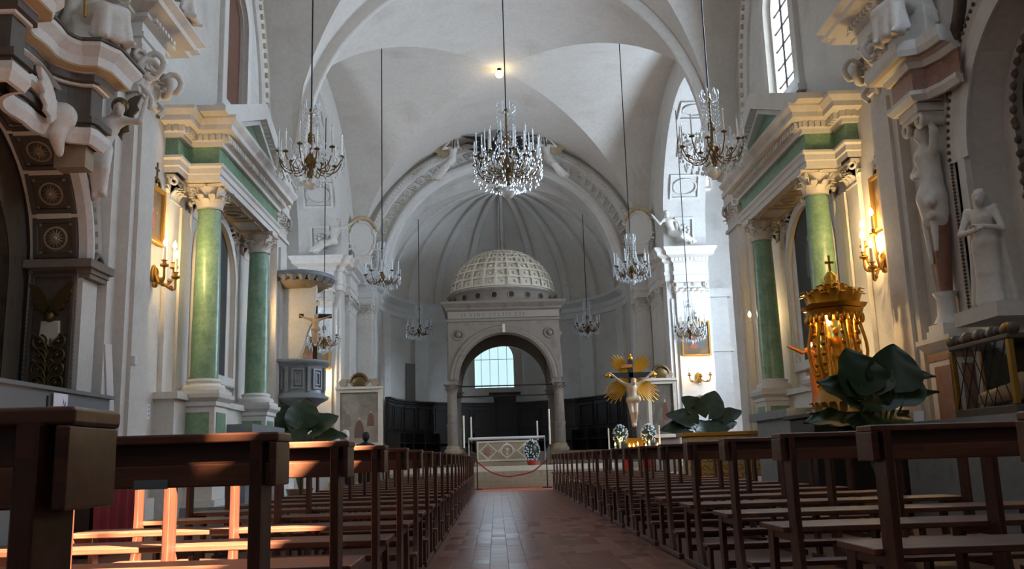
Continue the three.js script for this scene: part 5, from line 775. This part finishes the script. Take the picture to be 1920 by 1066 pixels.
{ const c = thing('tall_candle', 'tall pale candle standing in front of the aedicule beside the golden reliquary', 'candle', [5.0, 0, -14.1]); part('candle', cyl(0.035, 0.03, 1.1, 0, 1.3, 0, 12), M.wax, c); part('stand', lathe([[0.16, 0], [0.14, 0.05], [0.03, 0.12], [0.03, 1.22], [0.09, 1.26], [0.09, 1.3]], 0, 0, 0, 14), M.gilt, c); }
// ---------------------------------------------------------------- pulpit
{
  const x = -4.42, z = -20.55, P = thing('pulpit', 'grey panelled round pulpit with sounding board on the pilaster before the crossing', 'pulpit', [x, 0, z]);
  part('basin', [lathe([[0.02, 2.0], [0.3, 2.05], [0.5, 2.22], [0.66, 2.3], [0.68, 2.36], [0.6, 2.4], [0.58, 2.46], [0.58, 3.0], [0.66, 3.06], [0.7, 3.12], [0.7, 3.17], [0.52, 3.17], [0.52, 2.4]], 0, 0, 0, 32)], M.greyMarble, P);
  for (let i = 0; i < 8; i++) { const a = i * PI / 4 + 0.2; part('panel', [frameOf(-0.13, 0.13, 2.52, 2.96, 0.03, 0.03).translate(0, 0, 0.575).rotateY(a), frameOf(-0.07, 0.07, 2.6, 2.88, 0.02, 0.02).translate(0, 0, 0.58).rotateY(a)], M.greyMarble, P); part('small_pilaster', bx(-0.035, 0.035, 2.46, 3.0, 0.58, 0.63).rotateY(a + PI / 8), M.greyMarble, P); }
  part('sounding_board', [lathe([[0, 5.0], [0.72, 5.0], [0.78, 5.04], [0.8, 5.12], [0.7, 5.16], [0.1, 5.3], [0, 5.3]], 0, 0, 0, 32), ...Array.from({ length: 22 }, (_, i) => new THREE.CylinderGeometry(0.12, 0.05, 0.12, 8).translate(0, 4.98, 0.7).rotateY(i * PI / 11))], M.greyMarble, P);
  part('board_underside', lathe([[0, 4.98], [0.66, 4.98], [0.7, 4.94], [0.5, 4.8], [0, 4.8]], -0.02, 0, -0.02, 28), M.tan, P);
  part('back_panel', (() => { const s = new THREE.Shape(); s.moveTo(-0.1, 3.1); s.bezierCurveTo(0.3, 3.3, 0.1, 3.7, 0.42, 4.1); s.lineTo(0.45, 4.95); s.lineTo(-0.7, 4.95); s.lineTo(-0.7, 3.1); return ext(s, 0.12, 0.01).translate(0, 0, 0.2); })(), M.trim, P);
  part('bracket', lathe([[0.02, 1.4], [0.1, 1.5], [0.28, 1.9], [0.3, 2.06]], -0.1, 0, 0, 16), M.trim, P);
  const c = thing('pulpit_crucifix', 'dark wooden crucifix with pale figure standing on the pulpit rim', 'crucifix', [x + 0.42, 3.17, z + 0.25], 0.2);
  part('cross', [bx(-0.05, 0.05, 0, 1.35, -0.03, 0.03), bx(-0.36, 0.36, 0.95, 1.04, -0.03, 0.03)], M.black, c);
  part('title', rb(-0.1, 0.1, 1.22, 1.32, 0.03, 0.045, 0.005), M.wax, c);
  part('corpus', figure({ j: { head: [0.04, 1.56, 0.08], haL: [0.6, 1.55, 0.02], elL: [0.4, 1.46, 0.02], haR: [-0.6, 1.55, 0.02], elR: [-0.4, 1.46, 0.02], ftL: [0.02, 0.1, 0.04], ftR: [-0.02, 0.1, 0.06], knL: [0.06, 0.5, 0.08], knR: [-0.06, 0.5, 0.08] }, s: 0.5, extra: [[-0.12, 0.9, 0.06, 0.14, 0.92, 0.06, 0.09, 0.1]] }, 0.03).scale(1, 0.9, 0.8).translate(0, 0.28, 0.05), M.ivory, c);
}
// ---------------------------------------------------------------- rayed crucifix with its table, flowers and candles
{
  const x = 4.1, z = -27.2, y0 = 1.06, T = thing('candle_table', 'dark table with red panels carrying the rayed crucifix', 'table', [x, 0, z]);
  part('table_top', rb(-0.85, 0.85, y0 - 0.05, y0, -0.35, 0.45, 0.01), M.choir, T); for (const [a, b] of [[-0.78, 0.38], [0.78, 0.38], [-0.78, -0.28], [0.78, -0.28]]) part('leg', bx(a - 0.03, a + 0.03, 0, y0 - 0.05, b - 0.03, b + 0.03), M.choir, T);
  const C = thing('rayed_crucifix', 'large dark wooden crucifix with golden rays and ivory figure', 'crucifix', [x, y0, z]);
  part('base', [rb(-0.3, 0.3, 0, 0.05, -0.15, 0.15, 0.01), rb(-0.24, 0.24, 0.05, 0.26, -0.12, 0.12, 0.02), rb(-0.29, 0.29, 0.26, 0.31, -0.14, 0.14, 0.01), ...[-1, 1].map(e => tube([[e * 0.24, 0.22, 0.1], [e * 0.3, 0.12, 0.12], [e * 0.4, 0.02, 0.12]], 0.035, 8, 6)), ball(0.06, 0, 0.16, 0.12, 8)], M.gold, C);
  part('cross', [rb(-0.075, 0.075, 0.3, 2.62, -0.04, 0.04, 0.01), rb(-0.62, 0.62, 2.1, 2.26, -0.04, 0.04, 0.01)], M.choir, C);
  for (const [a, b] of [[0, 2.68], [-0.68, 2.18], [0.68, 2.18]]) part('gilded_tip', [ball(0.09, a, b, 0, 8), ball(0.05, a * 1.1, b + (a ? 0 : 0.1), 0, 6)], M.gold, C);
  part('title', rb(-0.17, 0.17, 2.4, 2.5, 0.04, 0.055, 0.006).rotateZ(0.05), M.orange, C);
  for (const q of [0.25, 0.75, 1.25, 1.75]) { const g = []; for (let i = -7; i <= 7; i++) { const a = q * PI + i * 0.058, l = (q > 1 ? 1.08 : 0.8) * (1 - 0.02 * i * i * 0.3) * (i % 2 ? 0.86 : 1); g.push(rod([0.12 * Math.cos(a), 2.18 + 0.12 * Math.sin(a), -0.06], [l * Math.cos(a), 2.18 + l * Math.sin(a), -0.06], 0.017, 5)); } part('ray_burst', g, M.gold, C); }
  part('corpus', figure({ j: { head: [0.05, 1.5, 0.12], neck: [0, 1.4, 0.04], haL: [0.62, 1.72, 0.03], elL: [0.38, 1.52, 0.03], haR: [-0.62, 1.72, 0.03], elR: [-0.38, 1.52, 0.03], ftL: [0.03, 0.08, 0.04], ftR: [-0.03, 0.08, 0.06], knL: [0.07, 0.48, 0.12], knR: [-0.07, 0.48, 0.12] }, s: 0.9, extra: [[-0.12, 0.9, 0.05, 0.16, 0.92, 0.05, 0.11, 0.12]] }, 0.028).translate(0, 0.62, 0.1), M.ivory, C);
  bouquet('white_bouquet', 'egg-shaped white flower arrangement on the aisle side of the rayed crucifix', x - 0.42, y0, z + 0.1, 0.22, M.dark); bouquet('white_bouquet', 'egg-shaped white flower arrangement on the wall side of the rayed crucifix', x + 0.42, y0, z + 0.1, 0.22, M.dark);
  [[-0.78, 0.62, 'thin tall white candle at the aisle end of the crucifix table'], [0.72, 0.66, 'thin tall white candle at the wall end of the crucifix table']].forEach(([a, h, l]) => tag(obj('thin_candle', cyl(0.025, 0.022, h, x + a, y0, z + 0.2, 10), M.wax), l, 'candle'));
  let i = 0; for (const [a, h] of [[-0.62, 0.1], [-0.48, 0.2], [-0.2, 0.05], [-0.08, 0.05], [0.04, 0.1], [0.28, 0.05], [0.38, 0.14], [0.62, 0.05]]) {
    const t = thing('votive_candle', 'small lit votive candle on the crucifix table', 'candle', [x + a, y0, z + 0.36], 0, 'votive candles on the crucifix table'); part('wax', cyl(0.03, 0.03, h, 0, 0, 0, 10), M.wax, t); part('flame', lathe([[0.006, 0], [0.03, 0.03], [0.018, 0.07], [0, 0.11]], 0, h, 0, 10), M.flame, t);
    if (i++ % 3 === 1) { const l = new THREE.PointLight(WARM, 0.9); l.position.set(x + a, y0 + h + 0.05, z + 0.36); l.castShadow = true; scene.add(l); }
  }
  for (const [a, l] of [[-0.05, 'red glass votive light under the crucifix table, aisle end'], [0.38, 'red glass votive light under the middle of the crucifix table'], [0.66, 'red glass votive light under the crucifix table, wall end']]) { const t = thing('red_votive', l, 'candle', [x - 0.3 + a, 0.42, z + 0.5]); part('glass', cyl(0.07, 0.07, 0.3, 0, 0.06, 0, 14), M.redWax, t); part('cup', lathe([[0.05, 0], [0.08, 0.02], [0.08, 0.07]], 0, 0, 0, 14), M.gold, t); }
  tag(obj('votive_shelf', rb(x - 0.8, x + 0.8, 0.36, 0.42, z + 0.36, z + 0.62, 0.01), M.choir), 'low dark shelf for red votive lights before the crucifix table', 'shelf');
}
// ---------------------------------------------------------------- golden reliquary with angel
{
  const [x, , z] = sideAt(1, 1.1, 0, 12.5), G = thing('golden_reliquary', 'gilded carved hexagonal shrine tower on a table beside the lit sconce', 'reliquary', [x, 0, z]);
  part('table', [rb(-0.6, 0.6, 0, 1.3, -0.5, 0.5, 0.02), rb(-0.66, 0.66, 1.3, 1.36, -0.56, 0.56, 0.01)], M.choir, G);
  part('base', [new THREE.CylinderGeometry(0.34, 0.42, 0.2, 6).translate(0, 1.46, 0), new THREE.CylinderGeometry(0.3, 0.34, 0.12, 6).translate(0, 1.62, 0), ...Array.from({ length: 18 }, (_, i) => leaf3(0.1, 0.16, 0.05).translate(0, 1.38, 0.37).rotateY(i * PI / 9))], M.gilt, G);
  for (let i = 0; i < 6; i++) { const a = i * PI / 3, X = 0.27 * Math.sin(a), Z = 0.27 * Math.cos(a); part('column', [cyl(0.035, 0.03, 1.0, X, 1.68, Z, 8), ...Array.from({ length: 7 }, (_, k) => ball(0.045, X * 1.05, 1.76 + k * 0.14, Z * 1.05, 6)), tube([[X * 1.1, 1.8, Z * 1.1], [X * 1.45, 2.2, Z * 1.45], [X * 1.2, 2.6, Z * 1.2]], 0.025, 8, 5)], M.gold, G); }
  part('figure', figure({ robe: 0.08, s: 0.5 }, 0.025).translate(0, 1.68, 0), M.gold, G);
  part('canopy', [new THREE.CylinderGeometry(0.4, 0.36, 0.1, 6).translate(0, 2.74, 0), new THREE.CylinderGeometry(0.46, 0.42, 0.06, 6).translate(0, 2.83, 0), ...Array.from({ length: 24 }, (_, i) => ball(0.035, 0, 0, 0, 6).scale(1, 1.9, 1).translate(0, 2.66, 0.37).rotateY(i * PI / 12))], M.gold, G);
  part('crown', [lathe([[0.34, 2.86], [0.3, 2.95], [0.18, 3.02], [0.13, 3.15], [0.08, 3.2], [0.1, 3.26], [0.04, 3.34], [0, 3.36]], 0, 0, 0, 12), ...Array.from({ length: 20 }, (_, i) => leaf3(0.11, 0.2 + (i % 2) * 0.07, 0.07).translate(0, 2.84, 0.34).rotateY(i * PI / 10)), ...Array.from({ length: 20 }, (_, i) => ball(0.03, 0, 3.0 + (i % 2) * 0.05, 0.3, 6).rotateY(i * PI / 10 + 0.15)), ...Array.from({ length: 10 }, (_, i) => leaf3(0.1, 0.18, 0.04).translate(0, 3.0, 0.16).rotateY(i * PI / 5)), ...Array.from({ length: 6 }, (_, i) => tube([[0, 2.96, 0.3], [0, 3.1, 0.22], [0, 3.05, 0.14], [0, 3.2, 0.08]], 0.028, 8, 5).rotateY(i * PI / 3))], M.gold, G);
  part('cross', [bx(-0.012, 0.012, 3.34, 3.58, -0.012, 0.012), bx(-0.06, 0.06, 3.46, 3.49, -0.012, 0.012)], M.gold, G);
  const A = thing('candle_angel', 'small statue in an orange gilded robe holding out a candle beside the golden reliquary', 'statue', [4.82, 1.42, -13.45], 0.1);
  part('body', figure({ j: { haR: [-0.62, 1.42, 0.2], elR: [-0.38, 1.34, 0.12], haL: [0.3, 1.3, 0.22], elL: [0.3, 1.14, 0.1] }, robe: 0.13, folds: 9, s: 0.66 }, 0.024), M.orange, A); part('hair', ball(0.075, 0, 1.1, -0.005, 10), M.bronze, A); part('plinth', cyl(0.22, 0.2, 0.06, 0, -0.05, 0, 16), M.gilt, A);
  tag(obj('angel_stand', [rb(4.55, 5.1, 0, 1.37, -13.75, -13.2, 0.02)], M.ochre), 'ochre stand under the orange-robed angel', 'stand');
  // gilded altar front seen between the pews
  const F = thing('gilded_frontal', 'low altar with gilded leafy front below the plant by the far green column', 'altar', sideAt(1, 1.2, 0, 19.2)); part('body', rb(-0.75, 0.75, 0, 1.22, -0.3, 0.3, 0.02), M.ochre, F); part('mensa', rb(-0.85, 0.85, 1.22, 1.3, -0.36, 0.36, 0.01), M.gilt, F); part('gilded_leaves', Array.from({ length: 60 }, (_, i) => new THREE.TorusGeometry(0.05, 0.018, 4, 8, 4.5).rotateZ(i * 1.7).translate(-0.66 + (i % 12) * 0.12, 0.25 + (i / 12 | 0) * 0.17, 0.31)), M.gold, F);
}
// ---------------------------------------------------------------- large-leaved plants
function bigLeaf(w, l) { const f = k => grid((u, v) => { const e = 2 * v - 1, q = Math.pow(u, 0.55), h = w * 0.62 * Math.pow(Math.max(0, Math.sin(PI * Math.min(1, q * 0.98 + 0.02))), 0.75), x = e * h, y = l * (u * 1.1 - 0.1) - 0.22 * l * Math.pow(Math.abs(e), 1.4) * Math.pow(1 - u, 2.5); return [x, y, k + 0.45 * x * x / w - 0.22 * y * y / l + 0.012 * Math.sin(y * 30 + e * 5) * Math.abs(e) - 0.02 * (1 - Math.abs(e)) * (k > 0 ? 1 : 1)]; }, 18, 12); return [f(0.004), f(-0.004)]; }
function plant(label, pos, leaves, potR = 0.2, stand = 0) {
  const t = thing('large_leaf_plant', label, 'plant', pos); part('pot', lathe([[potR * 0.7, 0], [potR, potR * 1.5], [potR * 1.08, potR * 1.6], [potR * 0.95, potR * 1.6], [0, potR * 1.5]], 0, stand, 0, 18), M.redMarble, t); if (stand) part('stand', rb(-potR, potR, 0, stand, -potR, potR, 0.01), M.choir, t);
  for (const [x, y, z, w, l, ry, rx, rz] of leaves) { const lf = part('leaf', bigLeaf(w, l), M.leaf, t); lf.position.set(x, y, z); lf.rotation.set(rx, ry, rz, 'YXZ'); part('stalk', tube([[0, stand + potR * 1.5, 0], [x * 0.4, (y + stand + potR * 1.5) / 2 + 0.1, z * 0.4], [x, y, z]], 0.014, 10, 5), M.stem, t); }
}
plant('large dark-leaved potted plant in front of the golden reliquary', [4.55, 0, -10.9], [[-0.24, 1.62, 0.25, 0.52, 0.46, 0.2, -0.05, 0.15], [0.16, 1.66, 0.22, 0.52, 0.46, -0.15, -0.05, -0.2], [0.36, 1.68, 0.1, 0.2, 0.34, -0.7, -0.9, -1.2], [0.34, 1.45, 0.1, 0.18, 0.4, -0.6, -0.8, -1.1], [-0.28, 1.48, 0.15, 0.42, 0.45, 0.4, -0.5, 0.9], [0.0, 1.4, 0.2, 0.45, 0.45, 0, -0.6, 0.1], [-0.45, 1.2, 0.1, 0.3, 0.45, 0.4, -0.9, 1.3], [-0.3, 1.08, 0.2, 0.4, 0.4, 0.2, -0.8, 0.7], [0.05, 1.1, 0.25, 0.5, 0.45, 0, -0.7, -0.3], [-0.1, 1.62, 0.2, 0.5, 0.5, 0.1, -0.35, 0.1], [0.2, 1.5, 0.2, 0.5, 0.5, -0.1, -0.4, -0.4]], 0.24);
plant('dark broad-leaved plant beside the white transept pier', [5.0, 0, -21.8], [[-0.35, 1.62, 0.1, 0.5, 0.6, 0.3, -0.6, 1.0], [0.12, 1.85, 0, 0.55, 0.6, -0.2, -0.3, -0.3], [-0.2, 1.95, -0.1, 0.4, 0.4, 0.2, -0.2, 0.7], [0.3, 1.45, 0.15, 0.45, 0.5, -0.3, -0.8, -0.9], [0.0, 1.4, 0.2, 0.5, 0.5, 0, -0.8, 0.2], [-0.5, 1.45, 0.1, 0.4, 0.6, 0.3, -0.7, 1.4], [0.5, 1.7, 0, 0.35, 0.45, -0.3, -0.5, -1.1]], 0.26);
plant('dark broad-leaved plant under the pulpit', [-3.95, 0, -18.65], [[0.05, 1.75, 0.1, 0.55, 0.55, 0.1, -0.3, -0.1], [-0.3, 1.72, 0, 0.5, 0.55, 0.3, -0.3, 0.6], [0.3, 1.6, 0.1, 0.5, 0.55, -0.2, -0.6, -0.8], [-0.1, 1.4, 0.2, 0.5, 0.5, 0, -0.7, 0.3], [0.45, 1.4, 0.1, 0.4, 0.5, -0.3, -0.9, -1.2], [-0.45, 1.4, 0.1, 0.4, 0.5, 0.4, -0.9, 1.1], [0.15, 1.25, 0.25, 0.5, 0.45, 0, -0.8, -0.3]], 0.26);
// ---------------------------------------------------------------- stucco on the chancel wall
for (const s of [-1, 1]) {
  const x = s < 0 ? -4.6 : 5.36, y = s < 0 ? 8.72 : 8.85, K = thing('oval_cartouche', s < 0 ? 'white stucco oval cartouche with ochre crest above the pulpit-side pier' : 'white stucco oval cartouche with ochre crest above the pier by the rayed crucifix', 'cartouche', [x, y, -31.6], -s * 0.25);
  part('oval', [new THREE.CylinderGeometry(0.4, 0.42, 0.1, 28).rotateX(PI / 2).scale(1, 1.5, 1)], M.trim, K);
  part('rim', [new THREE.TorusGeometry(0.44, 0.06, 7, 28).scale(1, 1.45, 1.4), ...Array.from({ length: 8 }, (_, i) => new THREE.TorusGeometry(0.1, 0.045, 6, 10, 4.6).rotateZ(i).translate(0.5 * Math.cos(i * PI / 4 + 0.4), 0.72 * Math.sin(i * PI / 4 + 0.4), 0.04))], M.stucco, K);
  part('crest', [new THREE.TorusGeometry(0.56, 0.06, 6, 18, 2.2).rotateZ(s < 0 ? 0.5 : 0.5).scale(1, 1.36, 1.4).translate(0, 0.02, 0.06)], M.ochre, K);
  part('foot', [rb(-0.3, 0.3, -0.95, -0.62, -0.25, 0.15, 0.03)], M.stucco, K);
  const A = thing('reclining_putto', s < 0 ? 'white stucco winged child leaning on the oval cartouche above the pulpit-side pier' : 'white stucco winged child leaning on the oval cartouche by the rayed crucifix', 'statue', [s < 0 ? -5.3 : 6.15, 7.76, -29.75], s * 0.2);
  part('body', figure({ j: { pelvis: [0, 0.5, 0], waist: [-s * 0.04, 0.68, 0], chest: [-s * 0.12, 0.9, 0], neck: [-s * 0.16, 1.05, 0.02], head: [-s * 0.2, 1.22, 0.04], shL: [0.02 - s * 0.12, 1.0, 0], shR: [-0.3 - s * 0.0 + (s < 0 ? 0.36 : 0), 1.0, 0], elL: [s < 0 ? 0.42 : 0.2, 0.95, 0.1], haL: [s < 0 ? 0.66 : 0.28, s < 0 ? 1.06 : 0.7, 0.1], elR: [s < 0 ? -0.1 : -0.5, 0.8, 0.1], haR: [s < 0 ? -0.2 : -0.72, s < 0 ? 0.6 : 1.06, 0.1], hiL: [0.08, 0.46, 0], hiR: [-0.08, 0.46, 0], knL: [s * 0.3, 0.42, 0.3], knR: [s * 0.2, 0.3, 0.34], ftL: [s * 0.6, 0.1, 0.3], ftR: [s * 0.5, 0.05, 0.3] }, robe: 0.07, s: 0.92 }, 0.03), M.stucco, A);
  part('wing', wing(s).scale(0.75, 0.8, 1).translate(-s * 0.02, 0.85, -0.14), M.stucco, A);
  // angels beside the emblem at the crown of the chancel arch
  const N = thing('crown_angel', s < 0 ? 'white stucco angel with a staff on the pulpit side of the dark emblem' : 'white stucco angel with a staff on the crucifix side of the dark emblem', 'statue', [AX + s * 1.78, 11.3, -32.45], s * 0.2);
  part('body', figure({ j: { pelvis: [0, 0.62, 0.1], waist: [-s * 0.05, 0.8, 0.1], chest: [-s * 0.08, 1.0, 0.1], neck: [-s * 0.1, 1.14, 0.12], head: [-s * 0.12, 1.3, 0.14], shL: [0.16 - s * 0.08, 1.1, 0.1], shR: [-0.16 - s * 0.08, 1.1, 0.1], elL: [0.32, 1.05, 0.2], haL: [s < 0 ? 0.3 : 0.1, 1.25, 0.25], elR: [-0.32, 1.05, 0.2], haR: [s < 0 ? -0.1 : -0.3, 1.25, 0.25], hiL: [0.08, 0.58, 0.1], hiR: [-0.08, 0.58, 0.1], knL: [s * 0.25, 0.3, 0.3], knR: [s * 0.12, 0.25, 0.3], ftL: [s * 0.62, -0.16, 0.2], ftR: [s * 0.5, -0.25, 0.2] }, robe: 0.08, s: 0.95 }, 0.035), M.stucco, N);
  part('wing', wing(s).scale(1.1, 0.75, 1).translate(s * 0.1, 0.9, 0), M.ochre, N);
  part('staff', [rod([-s * 0.1, 0.95, 0.26], [-s * 0.2, 1.75, 0.26], 0.02), ball(0.07, -s * 0.2, 1.8, 0.26, 8)], M.iron, N);
}
{ // dark spread-winged emblem
  const E = thing('dark_emblem', 'dark spread-winged carved emblem at the crown of the chancel arch', 'emblem', [AX, 11.8, -32.1]);
  part('body', blob([[0, 0, 0.1, 0, 0.6, 0.12, 0.2, 0.24], [0, 0.6, 0.12, 0, 0.95, 0.15, 0.16, 0.1], [0, 0.95, 0.15, 0.1, 1.0, 0.25, 0.09, 0.04]], 0.05), M.black, E);
  for (const s of [-1, 1]) part('wing', Array.from({ length: 6 }, (_, i) => blob([[s * 0.1, 0.45, 0.1, s * (0.75 + 0.1 * Math.sin(i * 2)), 0.72 - i * 0.2, 0.14, 0.13, 0.08], [s * 0.7, 0.72 - i * 0.2, 0.14, s * (1.5 - i * 0.14), 0.85 - i * 0.26, 0.14, 0.09, 0.02]], 0.05)), M.black, E);
}
// ---------------------------------------------------------------- visitors
for (const [x, z, hair, m, l, turn, sc] of [[-3.95, -24.3, M.hairWhite, M.jacket, 'person with white hair in a dark navy jacket standing before the framed fresco', PI * 0.9, 0.99], [-3.42, -24.2, M.dark, M.dark, 'person with dark hair in black clothes standing beside the white-haired person', PI * 1.1, 0.95]]) {
  const p = thing('person', l, 'person', [x, 0, z], turn); part('body', figure({ s: sc, j: { haL: [0.2, 0.95, 0.22], haR: [-0.2, 0.95, 0.22] } }, 0.024), M.skin, p);
  part('clothes', blob([[0, 1.42, 0, 0, 1.3, 0, 0.1, 0.18], [0, 1.3, 0, 0, 0.9, 0, 0.185, 0.19], [0.18, 1.39, 0, 0.25, 1.11, 0, 0.085, 0.07], [0.25, 1.11, 0, 0.21, 0.98, 0.18, 0.07, 0.055], [-0.18, 1.39, 0, -0.25, 1.11, 0, 0.085, 0.07], [-0.25, 1.11, 0, -0.21, 0.98, 0.18, 0.07, 0.055], [0.09, 0.9, 0, 0.1, 0.48, 0.02, 0.125, 0.09], [0.1, 0.48, 0.02, 0.11, 0.1, 0, 0.09, 0.075], [-0.09, 0.9, 0, -0.1, 0.48, 0.02, 0.125, 0.09], [-0.1, 0.48, 0.02, -0.11, 0.1, 0, 0.09, 0.075]], 0.03, 0.05).scale(sc, sc, sc), m, p);
  part('hair', blob([[0, 1.68, -0.02, 0, 1.64, -0.04, 0.1, 0.1], [0, 1.6, -0.06, 0, 1.55, -0.05, 0.08, 0.06]], 0.024).scale(sc, sc, sc), hair, p);
}
// ---------------------------------------------------------------- small things along the left wall
{
  const T = side(-1), c = thing('grey_cabinet', 'grey-green cabinet with a white notice under the dark carved altar', 'cabinet', sideAt(-1, 0.3, 0, 9.6));
  obj('body', [bx(0, 0.42, 0, 1.72, 8.0, 11.05)], M.grey, c, T); obj('top', bx(-0.02, 0.46, 1.72, 1.76, 7.96, 11.1), M.grey, c, T); obj('door_edge', [bx(0.42, 0.435, 0.1, 1.66, 9.5, 9.52), bx(0.42, 0.45, 1.3, 1.4, 10.95, 11.0)], M.iron, c, T);
  const n = thing('notice', 'white notice with a small dark sketch on the grey cabinet', 'notice', sideAt(-1, 0.44, 1.6, 9.75));
  pict(rect(-0.16, 0.16, -0.1, 0.1), std({ roughness: 0.6, map: print(128, 80, (g, w, h) => { g.fillStyle = '#dfe4f4'; g.fillRect(0, 0, w, h); g.strokeStyle = '#3a3d50'; g.lineWidth = 4; g.beginPath(); g.moveTo(14, 60); g.lineTo(20, 34); g.lineTo(28, 54); g.lineTo(38, 28); g.lineTo(42, 62); g.stroke(); g.fillStyle = '#6a6f86'; g.fillRect(60, 56, 40, 3); }) }), n, 'sheet', XA(-1, 0.45, 9.75).multiply(new THREE.Matrix4().makeTranslation(0, 1.6, 0)));
  tag(obj('leaning_plank', rb(-0.05, 0.05, 0, 1.5, -0.02, 0.02, 0.006).rotateZ(0.1), M.white, scene, new THREE.Matrix4().makeTranslation(...sideAt(-1, 0.36, 0.92, 11.35)).multiply(new THREE.Matrix4().makeRotationY(PI / 3))), 'long white plank leaning against the stepped pilaster', 'plank');
  tag(obj('switch_box', rb(-0.04, 0.04, -0.06, 0.06, 0, 0.05, 0.008), M.white, scene, new THREE.Matrix4().makeTranslation(...sideAt(-1, 0.33, 2.28, 11.9)).multiply(new THREE.Matrix4().makeRotationY(PI / 2))), 'small white switch box on the stepped pilaster', 'switch');
  const ns = thing('paper_notice', 'small white paper with printed lines on the pilaster below the lit sconce', 'notice', sideAt(-1, 0.29, 1.65, 12.5)); pict(rect(-0.05, 0.05, -0.1, 0.1), std({ roughness: 0.7, map: print(48, 96, (g, w, h) => { g.fillStyle = '#d5dae6'; g.fillRect(0, 0, w, h); g.fillStyle = '#5a6070'; for (let i = 0; i < 3; i++) { g.fillRect(12, 14 + i * 26, 24, 5); g.fillRect(12, 22 + i * 26, 18, 4); } }) }), ns, 'sheet', XA(-1, 0.345, 12.5).multiply(new THREE.Matrix4().makeTranslation(0, 1.65, 0)));
  tag(obj('red_cloth', grid((u, v) => [0.86 + 0.03 * Math.sin(u * 34) * (0.3 + v), 0.86 - v * 0.85, 9.75 + u * 1.35], 40, 6), M.redCloth, scene, side(-1)), 'dark red cloth hanging to the floor in front of the grey cabinet', 'cloth');
  tag(obj('cloth_table', [rb(0.5, 0.8, 0, 0.85, 9.8, 11.05, 0.01)], M.choir, scene, side(-1)), 'dark table behind the hanging red cloth', 'table');
  tag(obj('wall_heart', [ball(0.2, 0, 0, 0, 12).scale(1, 0.9, 0.3), new THREE.TorusGeometry(0.26, 0.05, 6, 18).scale(1.1, 0.9, 1)], M.trim, scene, facing(7.78, 5.15, 31.2)), 'white stucco shell ornament on the bright transept wall', 'ornament');
  tag(obj('wall_medallion', [new THREE.TorusGeometry(0.22, 0.04, 6, 22), ball(0.1, 0, 0, 0, 8).scale(1, 1, 0.4), ...Array.from({ length: 6 }, (_, i) => ball(0.06, 0.13 * Math.cos(i * PI / 3), 0.13 * Math.sin(i * PI / 3), 0, 6).scale(1, 1, 0.4))], M.tan, scene, facing(6.75, 2.5, 29.84)), 'round tan rosette on the white transept pier under the sconce', 'ornament');
  struct('trim_transept_pilaster', [bx(7.5, 8.2, 0, 6.2, -31.3, -31.05), bx(7.4, 8.3, 6.2, 6.5, -31.3, -30.95), bx(7.4, 8.3, 4.3, 4.4, -31.3, -30.98)], M.trim);
  archWindow('window_4', 6.95 + 0.6, 0.4, 10.2, 11.6, facing(0, 0, 31.28), M.pane, 2, 4, 0.02);
}

// unseen glazed openings; the left transept and facade ones are added as fill light
archWindow('window_6', 25.8, 1.2, 4.1, 7.1, WB(1, 0), M.pane, 1, 1, HALF - 9.9 + 0.02);
archWindow('added_window_7', 25.8, 0.9, 4.5, 7.0, WB(-1, 0), M.pane, 1, 1, HALF - 9.9 + 0.02);  // added opening to go with the left transept fill
archWindow('added_window_8', -0.4, 1.3, 7.3, 8.6, new THREE.Matrix4().makeTranslation(0, 0, 6.98).multiply(new THREE.Matrix4().makeRotationY(PI)), M.pane, 1, 1, 0);  // invented facade opening to go with the fill behind the camera
renderer.render(scene, camera);
